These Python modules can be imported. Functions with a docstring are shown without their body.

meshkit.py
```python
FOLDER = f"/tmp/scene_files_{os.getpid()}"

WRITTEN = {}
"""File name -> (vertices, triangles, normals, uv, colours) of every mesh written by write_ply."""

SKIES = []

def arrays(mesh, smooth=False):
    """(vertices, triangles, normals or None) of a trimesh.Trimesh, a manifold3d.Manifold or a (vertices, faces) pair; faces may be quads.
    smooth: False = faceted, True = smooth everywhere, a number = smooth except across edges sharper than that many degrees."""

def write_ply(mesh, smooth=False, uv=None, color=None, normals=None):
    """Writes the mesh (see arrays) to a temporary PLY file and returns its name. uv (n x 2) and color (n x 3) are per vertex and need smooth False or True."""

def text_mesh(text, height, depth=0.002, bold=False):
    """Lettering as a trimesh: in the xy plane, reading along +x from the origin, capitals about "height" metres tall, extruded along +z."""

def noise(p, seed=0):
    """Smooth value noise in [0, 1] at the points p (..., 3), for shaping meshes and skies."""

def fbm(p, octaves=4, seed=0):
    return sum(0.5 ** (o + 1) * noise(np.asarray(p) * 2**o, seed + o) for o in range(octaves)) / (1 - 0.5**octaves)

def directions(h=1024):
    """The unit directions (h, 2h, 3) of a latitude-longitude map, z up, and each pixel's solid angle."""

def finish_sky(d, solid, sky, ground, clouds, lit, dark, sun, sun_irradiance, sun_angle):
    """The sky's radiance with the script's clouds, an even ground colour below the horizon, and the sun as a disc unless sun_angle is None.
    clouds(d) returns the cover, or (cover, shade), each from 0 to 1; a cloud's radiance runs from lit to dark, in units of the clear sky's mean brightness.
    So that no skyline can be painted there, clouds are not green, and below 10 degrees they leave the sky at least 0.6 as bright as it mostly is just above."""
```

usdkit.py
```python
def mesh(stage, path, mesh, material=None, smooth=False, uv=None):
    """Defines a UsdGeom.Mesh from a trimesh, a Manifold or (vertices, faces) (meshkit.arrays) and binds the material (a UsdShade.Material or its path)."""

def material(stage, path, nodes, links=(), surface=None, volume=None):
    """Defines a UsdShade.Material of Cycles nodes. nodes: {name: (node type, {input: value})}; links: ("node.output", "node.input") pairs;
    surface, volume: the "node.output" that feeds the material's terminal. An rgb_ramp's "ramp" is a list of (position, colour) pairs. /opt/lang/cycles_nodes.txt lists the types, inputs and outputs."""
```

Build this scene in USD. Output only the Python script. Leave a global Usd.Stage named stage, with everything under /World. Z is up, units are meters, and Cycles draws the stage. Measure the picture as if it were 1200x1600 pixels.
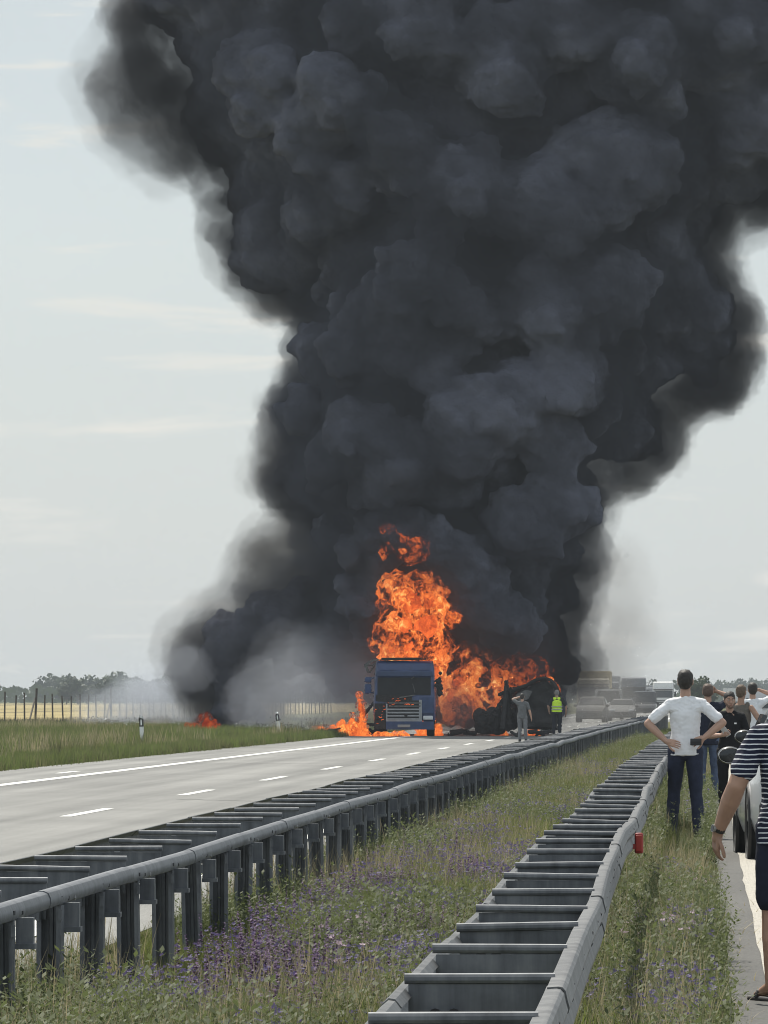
import math, random
import numpy as np, trimesh, manifold3d
from scipy import ndimage
from pxr import Usd, UsdGeom, UsdLux, UsdShade, Gf, Sdf, Vt
import usdkit, meshkit
from meshkit import noise, fbm

stage = Usd.Stage.CreateInMemory()
UsdGeom.SetStageUpAxis(stage, 'Z')
UsdGeom.SetStageMetersPerUnit(stage, 1.0)
UsdGeom.Xform.Define(stage, '/World')
random.seed(7); RNG = np.random.default_rng(7)

# ------------------------------------------------------------------ camera
H, FPX, VX, VY = 1.55, 10000.0, 1098.0, 1090.0        # eye height, focal length in photo pixels, vanishing point of the road
cam = UsdGeom.Camera.Define(stage, '/World/camera')
cam.CreateFocalLengthAttr(200.0)
cam.CreateHorizontalApertureAttr(200.0 * 1200 / FPX)
cam.CreateVerticalApertureAttr(200.0 * 1600 / FPX)
cam.CreateHorizontalApertureOffsetAttr(-200.0 * (VX - 600) / FPX)
cam.CreateVerticalApertureOffsetAttr(200.0 * (VY - 800) / FPX)
cam.AddTranslateOp().Set(Gf.Vec3d(0, 0, H))
cam.AddRotateXOp().Set(90.0)
cam.CreateClippingRangeAttr(Gf.Vec2f(0.5, 20000.0))
cam.CreateExposureAttr(0.6)
# ------------------------------------------------------------------ sky and sun
SUN_AZ, SUN_EL = math.radians(-25), math.radians(57)   # ahead of the camera, a little to the left
sky_mat = usdkit.material(stage, '/World/Looks/sky_light', {
    'tc': ('texture_coordinate', {}),
    'map': ('mapping', {'scale': (26.0, 26.0, 190.0), 'location': (1.3, 0.4, 0.0)}),
    'n': ('noise_texture', {'scale': 1.0, 'detail': 5.0, 'roughness': 0.55, 'distortion': 0.4}),
    'r': ('rgb_ramp', {'ramp': [(0.57, (0, 0, 0)), (0.70, (0.75, 0.75, 0.75)), (1, (0.9, 0.9, 0.9))]}),
    'map2': ('mapping', {'scale': (2.0, 2.0, 14.0), 'location': (0.3, 2.4, 0.0)}),
    'n2': ('noise_texture', {'scale': 1.0, 'detail': 4.0, 'roughness': 0.5}),
    'r2': ('rgb_ramp', {'ramp': [(0.3, (0.62, 0.62, 0.62)), (0.7, (0.95, 0.95, 0.95))]}),
    's': ('sky_texture', {'sky_type': 'single_scattering', 'sun_disc': False, 'sun_elevation': SUN_EL, 'sun_rotation': SUN_AZ,
                          'altitude': 100.0, 'air_density': 1.0, 'aerosol_density': 2.0, 'ozone_density': 1.0}),
    'veil': ('mix_color', {'b': (4.1, 4.5, 4.65), 'use_clamp': False}),
    'cl': ('mix_color', {'b': (5.7, 5.5, 5.0), 'use_clamp': False}),
    'bg': ('background_shader', {'strength': 0.1})},
    [('tc.generated', 'map.vector'), ('map.vector', 'n.vector'), ('n.fac', 'r.fac'),
     ('tc.generated', 'map2.vector'), ('map2.vector', 'n2.vector'), ('n2.fac', 'r2.fac'),
     ('s.color', 'veil.a'), ('r2.color', 'veil.fac'), ('veil.result', 'cl.a'), ('r.color', 'cl.fac'), ('cl.result', 'bg.color')],
    surface='bg.background')
dome = UsdLux.DomeLight.Define(stage, '/World/sky')
UsdShade.MaterialBindingAPI.Apply(dome.GetPrim()).Bind(sky_mat)
dome.GetPrim().SetCustomDataByKey('kind', 'structure')
sun = UsdLux.DistantLight.Define(stage, '/World/sun')
sun.CreateNormalizeAttr(True); sun.CreateIntensityAttr(0.92); sun.CreateAngleAttr(0.5); sun.CreateColorAttr(Gf.Vec3f(1.0, 0.95, 0.86))
sun.AddRotateZOp().Set(-math.degrees(SUN_AZ)); sun.AddRotateXOp().Set(-(90 - math.degrees(SUN_EL)))

# ------------------------------------------------------------------ helpers
USED = {}
def path(name, parent='/World'):
    """The prim path for a name; a repeat takes a three-digit number."""
    base = f'{parent}/{name}'
    n = USED.get(base, 0); USED[base] = n + 1
    return base if n == 0 else f'{base}_{n:03d}'

def tag(prim, label=None, category=None, group=None, kind=None):
    p = prim.GetPrim() if hasattr(prim, 'GetPrim') else prim
    for k, v in (('label', label), ('category', category), ('group', group), ('kind', kind)):
        if v: p.SetCustomDataByKey(k, v)
    return p

def thing(name, label, category, loc=(0, 0, 0), rz=0.0, group=None, kind=None, scale=1.0):
    x = UsdGeom.Xform.Define(stage, path(name))
    x.AddTranslateOp().Set(Gf.Vec3d(*map(float, loc)))
    x.AddRotateZOp().Set(float(rz))
    x.AddScaleOp().Set(Gf.Vec3f(scale))
    tag(x, label, category, group, kind)
    return x

def obj(name, mesh, mat, parent=None, smooth=False, loc=None):
    p = path(name, str(parent.GetPath()) if parent is not None else '/World')
    m = usdkit.mesh(stage, p, mesh, mat, smooth)
    if loc is not None: m.AddTranslateOp().Set(Gf.Vec3d(*map(float, loc)))
    return m

def copy_of(root, label, loc, rz=0.0, scale=1.0):
    """A copy of a thing, with its parts, under the next number."""
    was = root.GetPrim().GetCustomData()
    x = UsdGeom.Xform.Define(stage, path(root.GetPrim().GetName()))
    p = x.GetPrim()
    p.GetReferences().AddInternalReference(root.GetPath())
    p.GetAttribute('xformOp:translate').Set(Gf.Vec3d(*map(float, loc)))
    p.GetAttribute('xformOp:rotateZ').Set(float(rz))
    p.GetAttribute('xformOp:scale').Set(Gf.Vec3f(scale))
    tag(x, label, was['category'], was.get('group'))
    p.SetInstanceable(True)
    return x

def at(px, Y, py=None, z=None):
    """World point under a photo pixel at depth Y."""
    X = (px - VX) * Y / FPX
    return (X, Y, z if z is not None else H - (py - VY) * Y / FPX if py is not None else 0.0)

def ground_y(py): return H * FPX / (py - VY)

cat = trimesh.util.concatenate
def box(sx, sy, sz, c=(0, 0, 0), R=None):
    b = trimesh.creation.box((sx, sy, sz))
    if R is not None: b.apply_transform(R)
    b.apply_translation(c); return b
def rot(deg, axis, point=None): return trimesh.transformations.rotation_matrix(math.radians(deg), axis, point)
def cyl(r, p0, p1, n=12): return trimesh.creation.cylinder(radius=r, segment=[p0, p1], sections=n)
def rbox(sx, sy, sz, r, c=(0, 0, 0), n=8):
    """Box with rounded edges."""
    s = manifold3d.Manifold.sphere(r, n)
    hx, hy, hz = sx / 2 - r, sy / 2 - r, sz / 2 - r
    m = manifold3d.Manifold.batch_hull([s.translate((a * hx, b * hy, d * hz)) for a in (-1, 1) for b in (-1, 1) for d in (-1, 1)]).to_mesh()
    t = trimesh.Trimesh(m.vert_properties[:, :3], m.tri_verts, process=False); t.apply_translation(c); return t
def prism(poly, y0, y1):
    """A polygon in the xz plane extruded along y."""
    from shapely.geometry import Polygon
    t = trimesh.creation.extrude_polygon(Polygon(poly), y1 - y0, engine='earcut')
    v = np.array(t.vertices); t.vertices = np.stack([v[:, 0], y0 + v[:, 2], v[:, 1]], 1); t.invert(); return t
def mat(name, color, rough=0.7, metal=0.0, var=0.0, scale=8.0, bump=0.0, bscale=60.0, bdist=0.01, spec=0.5, **more):
    """Principled with noise-varied base colour and a fine relief."""
    c = np.array(color, float)
    nodes = {'p': ('principled_bsdf', {'base_color': tuple(c), 'roughness': rough, 'metallic': metal, 'specular_ior_level': spec, **more})}
    links = []
    if var:
        nodes['tc'] = ('texture_coordinate', {})
        nodes['n'] = ('noise_texture', {'scale': scale, 'detail': 6.0, 'roughness': 0.65})
        nodes['r'] = ('rgb_ramp', {'ramp': [(0.28, tuple(c * (1 - var))), (0.5, tuple(c)), (0.72, tuple(np.minimum(c * (1 + var), 0.95)))]})
        links += [('tc.object', 'n.vector'), ('n.fac', 'r.fac'), ('r.color', 'p.base_color')]
    if bump:
        nodes.setdefault('tc', ('texture_coordinate', {}))
        nodes['bn'] = ('noise_texture', {'scale': bscale, 'detail': 4.0})
        nodes['b'] = ('bump', {'strength': bump, 'distance': bdist})
        links += [('tc.object', 'bn.vector'), ('bn.fac', 'b.height'), ('b.normal', 'p.normal')]
    return usdkit.material(stage, '/World/Looks/' + name, nodes, links, surface='p.BSDF')
# ------------------------------------------------------------------ ground, roads, markings
def bend(Y):
    """How far the road has swung to the right at depth Y."""
    Y = np.asarray(Y, float); a = np.clip(Y, 50, 190) - 50
    return 2.0e-5 * a * a + 0.0056 * np.maximum(Y - 190, 0)

def strip(xl, xr, y0, y1, z, step=6.0, wob=0.0, seed=0):
    ys = np.concatenate([np.arange(y0, min(y1, 400), step), np.arange(max(y0, 400), y1, 60), [y1]]) if y1 > 400 else np.append(np.arange(y0, y1 - 1e-6, step), y1)
    b = bend(ys)
    w = wob * (noise(np.stack([ys * .9, ys * 0 + 3, ys * 0 + seed], 1), seed) - .5) * 2 if wob else 0
    w2 = wob * (noise(np.stack([ys * .9, ys * 0 + 9, ys * 0 + seed], 1), seed + 5) - .5) * 2 if wob else 0
    L = np.stack([xl + b + w, ys, np.full_like(ys, z)], 1); R = np.stack([xr + b + w2, ys, np.full_like(ys, z)], 1)
    n = len(ys); V = np.vstack([L, R]); i = np.arange(n - 1)
    return trimesh.Trimesh(V, np.vstack([np.stack([i, i + n, i + n + 1], 1), np.stack([i, i + n + 1, i + 1], 1)]), process=False)

soil = usdkit.material(stage, '/World/Looks/verge_soil', {
    'g': ('geometry', {}), 'n': ('noise_texture', {'scale': 0.9, 'detail': 8.0, 'roughness': 0.7}), 'n2': ('noise_texture', {'scale': 14.0, 'detail': 5.0, 'roughness': 0.7}),
    'm': ('math', {'math_type': 'multiply_add', 'value2': 0.5}), 'h': ('math', {'math_type': 'multiply', 'value2': 0.5}),
    'r': ('rgb_ramp', {'ramp': [(0.32, (.030, .040, .014)), (0.48, (.075, .085, .03)), (0.6, (.16, .135, .07)), (0.72, (.24, .20, .13))]}),
    'b': ('bump', {'strength': 0.7, 'distance': 0.04}), 'p': ('principled_bsdf', {'roughness': 0.95, 'specular_ior_level': 0.1})},
    [('g.position', 'n.vector'), ('g.position', 'n2.vector'), ('n.fac', 'h.value1'), ('n2.fac', 'm.value1'), ('h.value', 'm.value3'), ('m.value', 'r.fac'), ('r.color', 'p.base_color'),
     ('n2.fac', 'b.height'), ('b.normal', 'p.normal')], surface='p.BSDF')
def asphalt(name, dark, light, patch, track=True, grain=55.0):
    return usdkit.material(stage, '/World/Looks/' + name, {
        'g': ('geometry', {}),
        'st': ('mapping', {'scale': (1.1, 0.012, 1.0)}), 'n': ('noise_texture', {'scale': 1.0, 'detail': 5.0, 'roughness': 0.6}),
        'blot': ('noise_texture', {'scale': 0.16, 'detail': 6.0, 'roughness': 0.62}),
        'grain': ('noise_texture', {'scale': grain, 'detail': 2.0, 'roughness': 0.7}),
        'r': ('rgb_ramp', {'ramp': [(0.33, dark), (0.66, light)]}),
        'r2': ('rgb_ramp', {'ramp': [(0.3, (patch, patch, patch)), (0.65, (1, 1, 1))]}),
        'r3': ('rgb_ramp', {'ramp': [(0.3, (0.62, 0.62, 0.61)), (0.5, (1, 1, 1)), (0.72, (1.3, 1.3, 1.28))]}),
        'mul': ('mix_color', {'blend_type': 'multiply', 'fac': 1.0}), 'mul2': ('mix_color', {'blend_type': 'multiply', 'fac': 1.0, 'use_clamp': False}),
        'b': ('bump', {'strength': 0.5, 'distance': 0.006}), 'p': ('principled_bsdf', {'roughness': 0.82, 'specular_ior_level': 0.35})},
        [('g.position', 'st.vector'), ('st.vector', 'n.vector'), ('g.position', 'blot.vector'), ('g.position', 'grain.vector'), ('n.fac', 'r.fac'), ('blot.fac', 'r2.fac'), ('grain.fac', 'r3.fac'),
         ('r.color', 'mul.a'), ('r2.color', 'mul.b'), ('mul.result', 'mul2.a'), ('r3.color', 'mul2.b'), ('mul2.result', 'p.base_color'), ('grain.fac', 'b.height'), ('b.normal', 'p.normal')], surface='p.BSDF')
def paint(name, c, worn=0.25, scale=9.0):
    return usdkit.material(stage, '/World/Looks/' + name, {
        'g': ('geometry', {}), 'n': ('noise_texture', {'scale': scale, 'detail': 7.0, 'roughness': 0.75}),
        'r': ('rgb_ramp', {'ramp': [(0.30, tuple(np.array(c) * (1 - worn) * .6)), (0.42, tuple(np.array(c) * .9)), (0.6, c)]}),
        'p': ('principled_bsdf', {'roughness': 0.7})}, [('g.position', 'n.vector'), ('n.fac', 'r.fac'), ('r.color', 'p.base_color')], surface='p.BSDF')

g = trimesh.Trimesh([[-4000, -40, 0], [4000, -40, 0], [4000, 9000, 0], [-4000, 9000, 0]], [[0, 1, 2], [0, 2, 3]])
tag(obj('ground', g, soil), kind='structure')
field_mat = usdkit.material(stage, '/World/Looks/dry_field', {
    'g': ('geometry', {}), 'mp': ('mapping', {'scale': (.05, .012, .05)}), 'n': ('noise_texture', {'scale': 1.0, 'detail': 7.0, 'roughness': 0.6}),
    'r': ('rgb_ramp', {'ramp': [(0.3, (.17, .15, .075)), (0.5, (.30, .245, .12)), (0.7, (.40, .33, .17))]}), 'p': ('principled_bsdf', {'roughness': 0.95, 'specular_ior_level': 0.05})},
    [('g.position', 'mp.vector'), ('mp.vector', 'n.vector'), ('n.fac', 'r.fac'), ('r.color', 'p.base_color')], surface='p.BSDF')
f = trimesh.Trimesh([[-2500, 250, .004], [-38.5, 250, .004], [-38.5, 1650, .004], [-2500, 1650, .004]], [[0, 1, 2], [0, 2, 3]])
tag(obj('field', f, field_mat), kind='structure')
f = trimesh.Trimesh([[-37.5, 318, .006], [-22, 250, .006], [-16.2, 300, .006], [-37.0, 520, .006]], [[0, 1, 2], [0, 2, 3]])
tag(obj('scorched_ground', f, mat('char', (.018, .017, .016), .95, var=.6, scale=.8)), kind='structure')

road_mat = asphalt('pale_asphalt', (.150, .150, .143), (.262, .260, .247), .76)
tag(obj('road', strip(-15.0, -3.72, 20, 2400, .004, wob=.05, seed=3), road_mat), kind='structure')
dark_mat = asphalt('rough_asphalt', (.085, .083, .078), (.125, .122, .114), .72, grain=38.0)
tag(obj('road', strip(0.05, 12.0, 10, 2400, .004, step=1.0, wob=.03, seed=8), dark_mat), kind='structure')
white = paint('road_paint', (.74, .74, .71))
cream = usdkit.material(stage, '/World/Looks/ribbed_paint', {
    'g': ('geometry', {}), 'n': ('noise_texture', {'scale': 18.0, 'detail': 7.0, 'roughness': 0.75}), 'mp': ('mapping', {'scale': (60.0, 1.2, 1.0)}),
    'n2': ('noise_texture', {'scale': 1.0, 'detail': 2.0}),
    'r': ('rgb_ramp', {'ramp': [(0.32, (.22, .205, .17)), (0.46, (.36, .335, .285)), (0.62, (.44, .41, .35))]}),
    'b': ('bump', {'strength': 0.8, 'distance': 0.012}), 'p': ('principled_bsdf', {'roughness': 0.75})},
    [('g.position', 'n.vector'), ('n.fac', 'r.fac'), ('r.color', 'p.base_color'), ('g.position', 'mp.vector'), ('mp.vector', 'n2.vector'), ('n2.fac', 'b.height'), ('b.normal', 'p.normal')], surface='p.BSDF')
marks = thing('road_marking', None, None, kind='structure')
obj('shoulder_line', strip(-12.62, -12.34, 60, 1500, .008, wob=.01, seed=1), white, marks)
obj('edge_line', strip(-4.62, -4.32, 20, 1500, .008, wob=.012, seed=2), white, marks)
Y = 86.1 - 18.1 * 3
while Y < 700:
    obj('lane_dash', strip(-8.38, -8.22, Y - 3.0, Y + 3.0, .008, step=3), white, marks); Y += 18.1
obj('shoulder_dash', strip(-13.35, -13.2, 130.5, 134.5, .008), white, marks)
obj('ribbed_edge_line', strip(0.345, 0.655, 12, 1500, .009, step=1.4, wob=.012, seed=4), cream, marks)
# a few dark patches and joints of tar
tar = mat('tar', (.035, .035, .035), .55)
def crack(x0, y0, x1, y1, w, z, seed, n=26):
    t = np.linspace(0, 1, n); rng = np.random.default_rng(seed)
    X = x0 + (x1 - x0) * t + np.cumsum(rng.normal(0, .02, n)); Yv = y0 + (y1 - y0) * t + rng.normal(0, .12, n); W = w * rng.uniform(.4, 1.2, n)
    V = np.vstack([np.stack([X, Yv - W, X * 0 + z], 1), np.stack([X, Yv + W, X * 0 + z], 1)]); i = np.arange(n - 1)
    F = np.vstack([np.stack([i, i + 1, i + n + 1], 1), np.stack([i, i + n + 1, i + n], 1)])
    return trimesh.Trimesh(V, F, process=False)
obj('tar_joint', crack(-8.0, 97.5, -4.8, 92.5, .07, .0075, 5), tar, marks)
obj('tar_joint', crack(-12.0, 150, -4.9, 148, .10, .0075, 6), tar, marks)
obj('tar_joint', crack(.1, 56.5, 1.3, 56.3, .02, .0075, 7), tar, marks)
obj('tar_joint', crack(.08, 43.5, .32, 43.2, .012, .0125, 9), tar, marks)
# ------------------------------------------------------------------ guard rails
steel = usdkit.material(stage, '/World/Looks/galvanised_steel', {
    'g': ('geometry', {}), 'o': ('object_info', {}), 'n': ('noise_texture', {'scale': 5.0, 'detail': 7.0, 'roughness': 0.65}),
    'mp': ('mapping', {'scale': (22.0, 22.0, 2.0)}), 'n2': ('noise_texture', {'scale': 1.0, 'detail': 4.0, 'roughness': 0.6}),
    'add': ('math', {'math_type': 'multiply_add', 'value2': 0.5}), 'h': ('math', {'math_type': 'multiply', 'value2': 0.5}),
    'r': ('rgb_ramp', {'ramp': [(0.33, (.055, .058, .064)), (0.5, (.112, .119, .131)), (0.68, (.185, .192, .202))]}),
    'p': ('principled_bsdf', {'metallic': 0.35, 'roughness': 0.5})},
    [('g.position', 'n.vector'), ('g.position', 'mp.vector'), ('mp.vector', 'n2.vector'), ('n.fac', 'h.value1'), ('n2.fac', 'add.value1'), ('h.value', 'add.value3'), ('add.value', 'r.fac'), ('r.color', 'p.base_color')], surface='p.BSDF')
steel_pale = usdkit.material(stage, '/World/Looks/pale_galvanised_steel', {
    'g': ('geometry', {}), 'n': ('noise_texture', {'scale': 7.0, 'detail': 7.0, 'roughness': 0.7}),
    'r': ('rgb_ramp', {'ramp': [(0.32, (.05, .051, .053)), (0.5, (.098, .10, .102)), (0.68, (.16, .161, .158))]}),
    'p': ('principled_bsdf', {'metallic': 0.25, 'roughness': 0.5})}, [('g.position', 'n.vector'), ('n.fac', 'r.fac'), ('r.color', 'p.base_color')], surface='p.BSDF')
hole = mat('dark_slot', (.02, .02, .022), .8)
bolt_mat = mat('bolt_steel', (.30, .30, .31), .4, .6)

def sweep(profile, y0, y1, xf, zf, thick=.005, step=1.0, close=True):
    """A sheet-metal profile (x, z) swept along y with the rail's own dents."""
    P = np.array(profile, float)
    d = np.gradient(P, axis=0); nrm = np.stack([-d[:, 1], d[:, 0]], 1); nrm /= np.linalg.norm(nrm, axis=1, keepdims=True)
    ring = np.vstack([P, (P + nrm * thick)[::-1]])
    ys = np.linspace(y0, y1, max(2, int((y1 - y0) / step) + 1))
    V = np.concatenate([np.stack([ring[:, 0] + xf(y), np.full(len(ring), y), ring[:, 1] + zf(y)], 1) for y in ys])
    n = len(ring); F = []
    for i in range(len(ys) - 1):
        for j in range(n):
            a, b = i * n + j, i * n + (j + 1) % n
            F += [[a, b, b + n], [a, b + n, a + n]]
    m = len(P)
    for base, flip in ((0, False), ((len(ys) - 1) * n, True)):
        for j in range(m - 1):
            q = [base + j, base + j + 1, base + n - 2 - j, base + n - 1 - j]
            t = [[q[0], q[1], q[2]], [q[0], q[2], q[3]]]
            F += [x[::-1] for x in t] if not flip else t
    t = trimesh.Trimesh(V, F, process=False); return t

def dents(seed, amp, size):
    """Piecewise straight, as rail lengths bolted end to end, with a little unevenness."""
    nodes = np.random.default_rng(seed).normal(0, amp, 400)
    return lambda y: float(np.interp((y + 20) / size, np.arange(400), nodes)) + amp * .18 * (float(noise(np.array([[y / 1.3, seed * 7.1, 0.5]]), seed + 9)[0]) - .5)

# ---- the rail beside the far carriageway: seen from its back, posts towards the grass
LX = lambda y, d=dents(2, .012, 4.0): float(-2.91 + bend(y)) + d(y)
LZ = lambda y, d=dents(3, .009, 4.0): d(y) + .0012 * max(0, y - 110) * 0
rail = thing('guardrail', 'long dark steel double guardrail with posts beside the far carriageway', 'guardrail', group='steel guardrails along the grass verge')
tube = [(-.06, .676), (-.035, .686), (-.008, .688), (.010, .680), (.019, .660), (.021, .638), (.014, .622), (-.008, .614)]
far_beam = [(-.66, .44), (-.695, .47), (-.70, .52), (-.655, .565), (-.70, .61), (-.695, .68), (-.66, .715)]
LY = [28.95 - 2.0 * 2 + 2.0 * i for i in range(150)]
for i in range(0, 75):
    y0 = LY[0] - .6 + 4.0 * i; up = .004 if i % 2 else 0
    zf = lambda y, up=up: LZ(y) + up
    obj('beam', sweep([(x + (.003 if i % 2 else 0), z) for x, z in tube], y0, y0 + 4.18, LX, zf, step=.7), steel, rail, smooth=40)
    obj('far_beam', sweep(far_beam, y0, y0 + 4.18, LX, zf, thick=-.005, step=2.0), steel_pale, rail, smooth=40)
post_poly = [(-.055, -.04), (-.055, .012), (-.030, .012), (-.030, .004), (-.040, .004), (-.040, -.030), (.040, -.030), (.040, .004), (.030, .004), (.030, .012), (.055, .012), (.055, -.04)]
def post_mesh(h):
    from shapely.geometry import Polygon
    # open channel: the web lies back, the two lips face the viewer
    P = Polygon([(-.056, -.03), (.056, -.03), (.056, .05), (.034, .05), (.034, .044), (.046, .044), (.046, -.018), (.012, -.018), (.008, -.010), (-.008, -.010), (-.012, -.018), (-.046, -.018), (-.046, .044), (-.034, .044), (-.034, .05), (-.056, .05)])
    t = trimesh.creation.extrude_polygon(P, h, engine='earcut')
    v = np.array(t.vertices); t.vertices = np.stack([v[:, 0], -v[:, 1], v[:, 2]], 1); t.invert(); return t
post = post_mesh(1.0)
plate_poly = [(-.50, .0), (-.50, -.03), (-.40, -.03), (-.36, -.05), (-.36, -.17), (-.02, -.17), (-.02, 0)]
def cross_mesh(rng, x0, x1, deep, notch=True):
    """A spacer between the two beams: rolled lip on top, plate below."""
    a = rng.normal(0, .004, 4)
    lip = trimesh.creation.cylinder(radius=.0145, segment=[[x0, a[0], .012 + a[1]], [x1, a[2], .010 + a[3]]], sections=10)
    w = x1 - x0
    pl = prism([(x0 + .13 * w, -.006), (x0 + .13 * w, -deep), (x1 - .008, -deep), (x1 - .008, -.006)] if notch else [(x0 + .01, -.004), (x0 + .01, -deep), (x1 - .01, -deep), (x1 - .01, -.004)], .0, .008)
    pl2 = prism([(x0 + .006, -.004), (x0 + .006, -.075), (x0 + .03, -.075), (x0 + .03, -.03), (x0 + .13 * w + .01, -.03), (x0 + .13 * w + .01, -.004)], .002, .006) if notch else None
    flange = box(w * .5, .05, .005, (x0 + w * .6, .03, -deep - .0025))
    return cat([lip, pl, flange] + ([pl2] if notch else []))
rng = np.random.default_rng(5)
for y in LY:
    x, z = LX(y), LZ(y)
    t = post.copy(); t.apply_scale([1, 1, .615 + z]); t.apply_transform(rot(rng.normal(0, .7), [0, 1, 0])); t.apply_transform(rot(rng.normal(0, 3.0), [0, 0, 1])); t.apply_translation([x - .035, y, 0])
    obj('post', t, steel, rail)
    obj('spacer', cross_mesh(rng, -.52, -.045, .17).apply_translation([x, y + rng.normal(0, .03), z + .72]), steel, rail)
    if y < 120:
        for q in (-1, 1): obj('post_cap', box(.016, .02, .05, (x - .035 + q * .051, y - .062, .572 + z)), steel, rail)
        obj('bracket', box(.075, .06, .125, (x + .05, y + .10, .56 + z)), steel, rail)
        obj('bracket_plate', box(.085, .10, .022, (x + .055, y + .08, .503 + z)), steel, rail)
        obj('slot', box(.006, .035, .016, (x + .026, y + .22, .64 + z)), hole, rail)
        obj('slot', box(.006, .05, .018, (x + .025, y - .10, .65 + z)), hole, rail)
        if int(y / 2) % 2 == 0: obj('bolt', cyl(.011, [x + .020, y + .5, .632 + z], [x + .031, y + .5, .632 + z], 8), bolt_mat, rail)

# ---- the rail beside the pavement: seen from above and behind
def RX(y, d=dents(12, .009, 4.0)):
    return float(np.interp(y, [10, 16, 20, 28, 33, 60, 90], [-.315, -.335, -.345, -.368, -.398, -.42, -.43]) + bend(y)) + d(y)
RZ = lambda y, d=dents(13, .014, 4.0): d(y)
rail2 = thing('guardrail', 'pale steel double guardrail with ladder-like spacers beside the right pavement', 'guardrail', group='steel guardrails along the grass verge')
wbeam = [(x, .79 - (.79 - z) * .66) for x, z in ((-.075, .789), (-.046, .792), (-.038, .790), (-.032, .780), (-.028, .750), (-.022, .716), (-.024, .702), (-.038, .682), (-.040, .655), (-.032, .625), (-.026, .592), (-.030, .562), (-.046, .545))]
left_beam = [(x + .085, z) for x, z in ((-.528, .742), (-.545, .764), (-.562, .767), (-.580, .752), (-.594, .715), (-.582, .688), (-.556, .668), (-.552, .64), (-.575, .61), (-.592, .575), (-.575, .54))]
RY = [13.0 + 2.0 * i for i in range(150)]
for i in range(0, 75):
    y0 = RY[0] - .6 + 4.0 * i; up = .005 if i % 2 else 0
    zf = lambda y, up=up: RZ(y) + up
    obj('beam', sweep([(x + (.004 if i % 2 else 0), z) for x, z in wbeam], y0, y0 + 4.2, RX, zf, step=.5), steel_pale, rail2, smooth=22)
    obj('left_beam', sweep(left_beam, y0, y0 + 4.2, RX, zf, thick=.005, step=.7), steel_pale, rail2, smooth=40)
rng = np.random.default_rng(15)
for k, y in enumerate(RY):
    x, z = RX(y), RZ(y)
    obj('spacer', cross_mesh(rng, -.462, -.062, .17, notch=False).apply_translation([x, y + rng.normal(0, .03), z + .785]), steel, rail2)
    if y < 60:
        for q in ((0, 1) if k % 3 else (0, 1, 2)): obj('bolt_head', cyl(.017, [x - .38 + q * .05, y - .012, z + .70], [x - .38 + q * .05, y - .004, z + .70], 10), hole, rail2)
    if y < 110:
        obj('slot', box(.010, .11, .034, (x - .030, y + .15, .722 + z), rot(40, [0, 1, 0])), hole, rail2)
        for q in (.45, -.35): obj('bolt', cyl(.011, [x - .034, y + q, .755 + z], [x - .020, y + q, .752 + z], 8), hole, rail2)
    t = post.copy(); t.apply_scale([1, 1, .62 + z]); t.apply_transform(rot(180, [0, 0, 1])); t.apply_translation([x - .25, y + .05, 0])
    obj('post', t, steel, rail2)
yr = 38.5
red = mat('red_plastic', (.27, .025, .02), .45)
lamp = thing('reflector', 'red plastic reflector box hanging on the pale guardrail', 'reflector', (RX(yr) + .012, yr, .675 + RZ(yr)))
obj('housing', rbox(.052, .05, .125, .012), red, lamp, smooth=40)
obj('lens', rbox(.04, .012, .10, .005, (0, -.026, 0)), mat('red_lens', (.32, .03, .022), .35), lamp, smooth=40)
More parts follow.
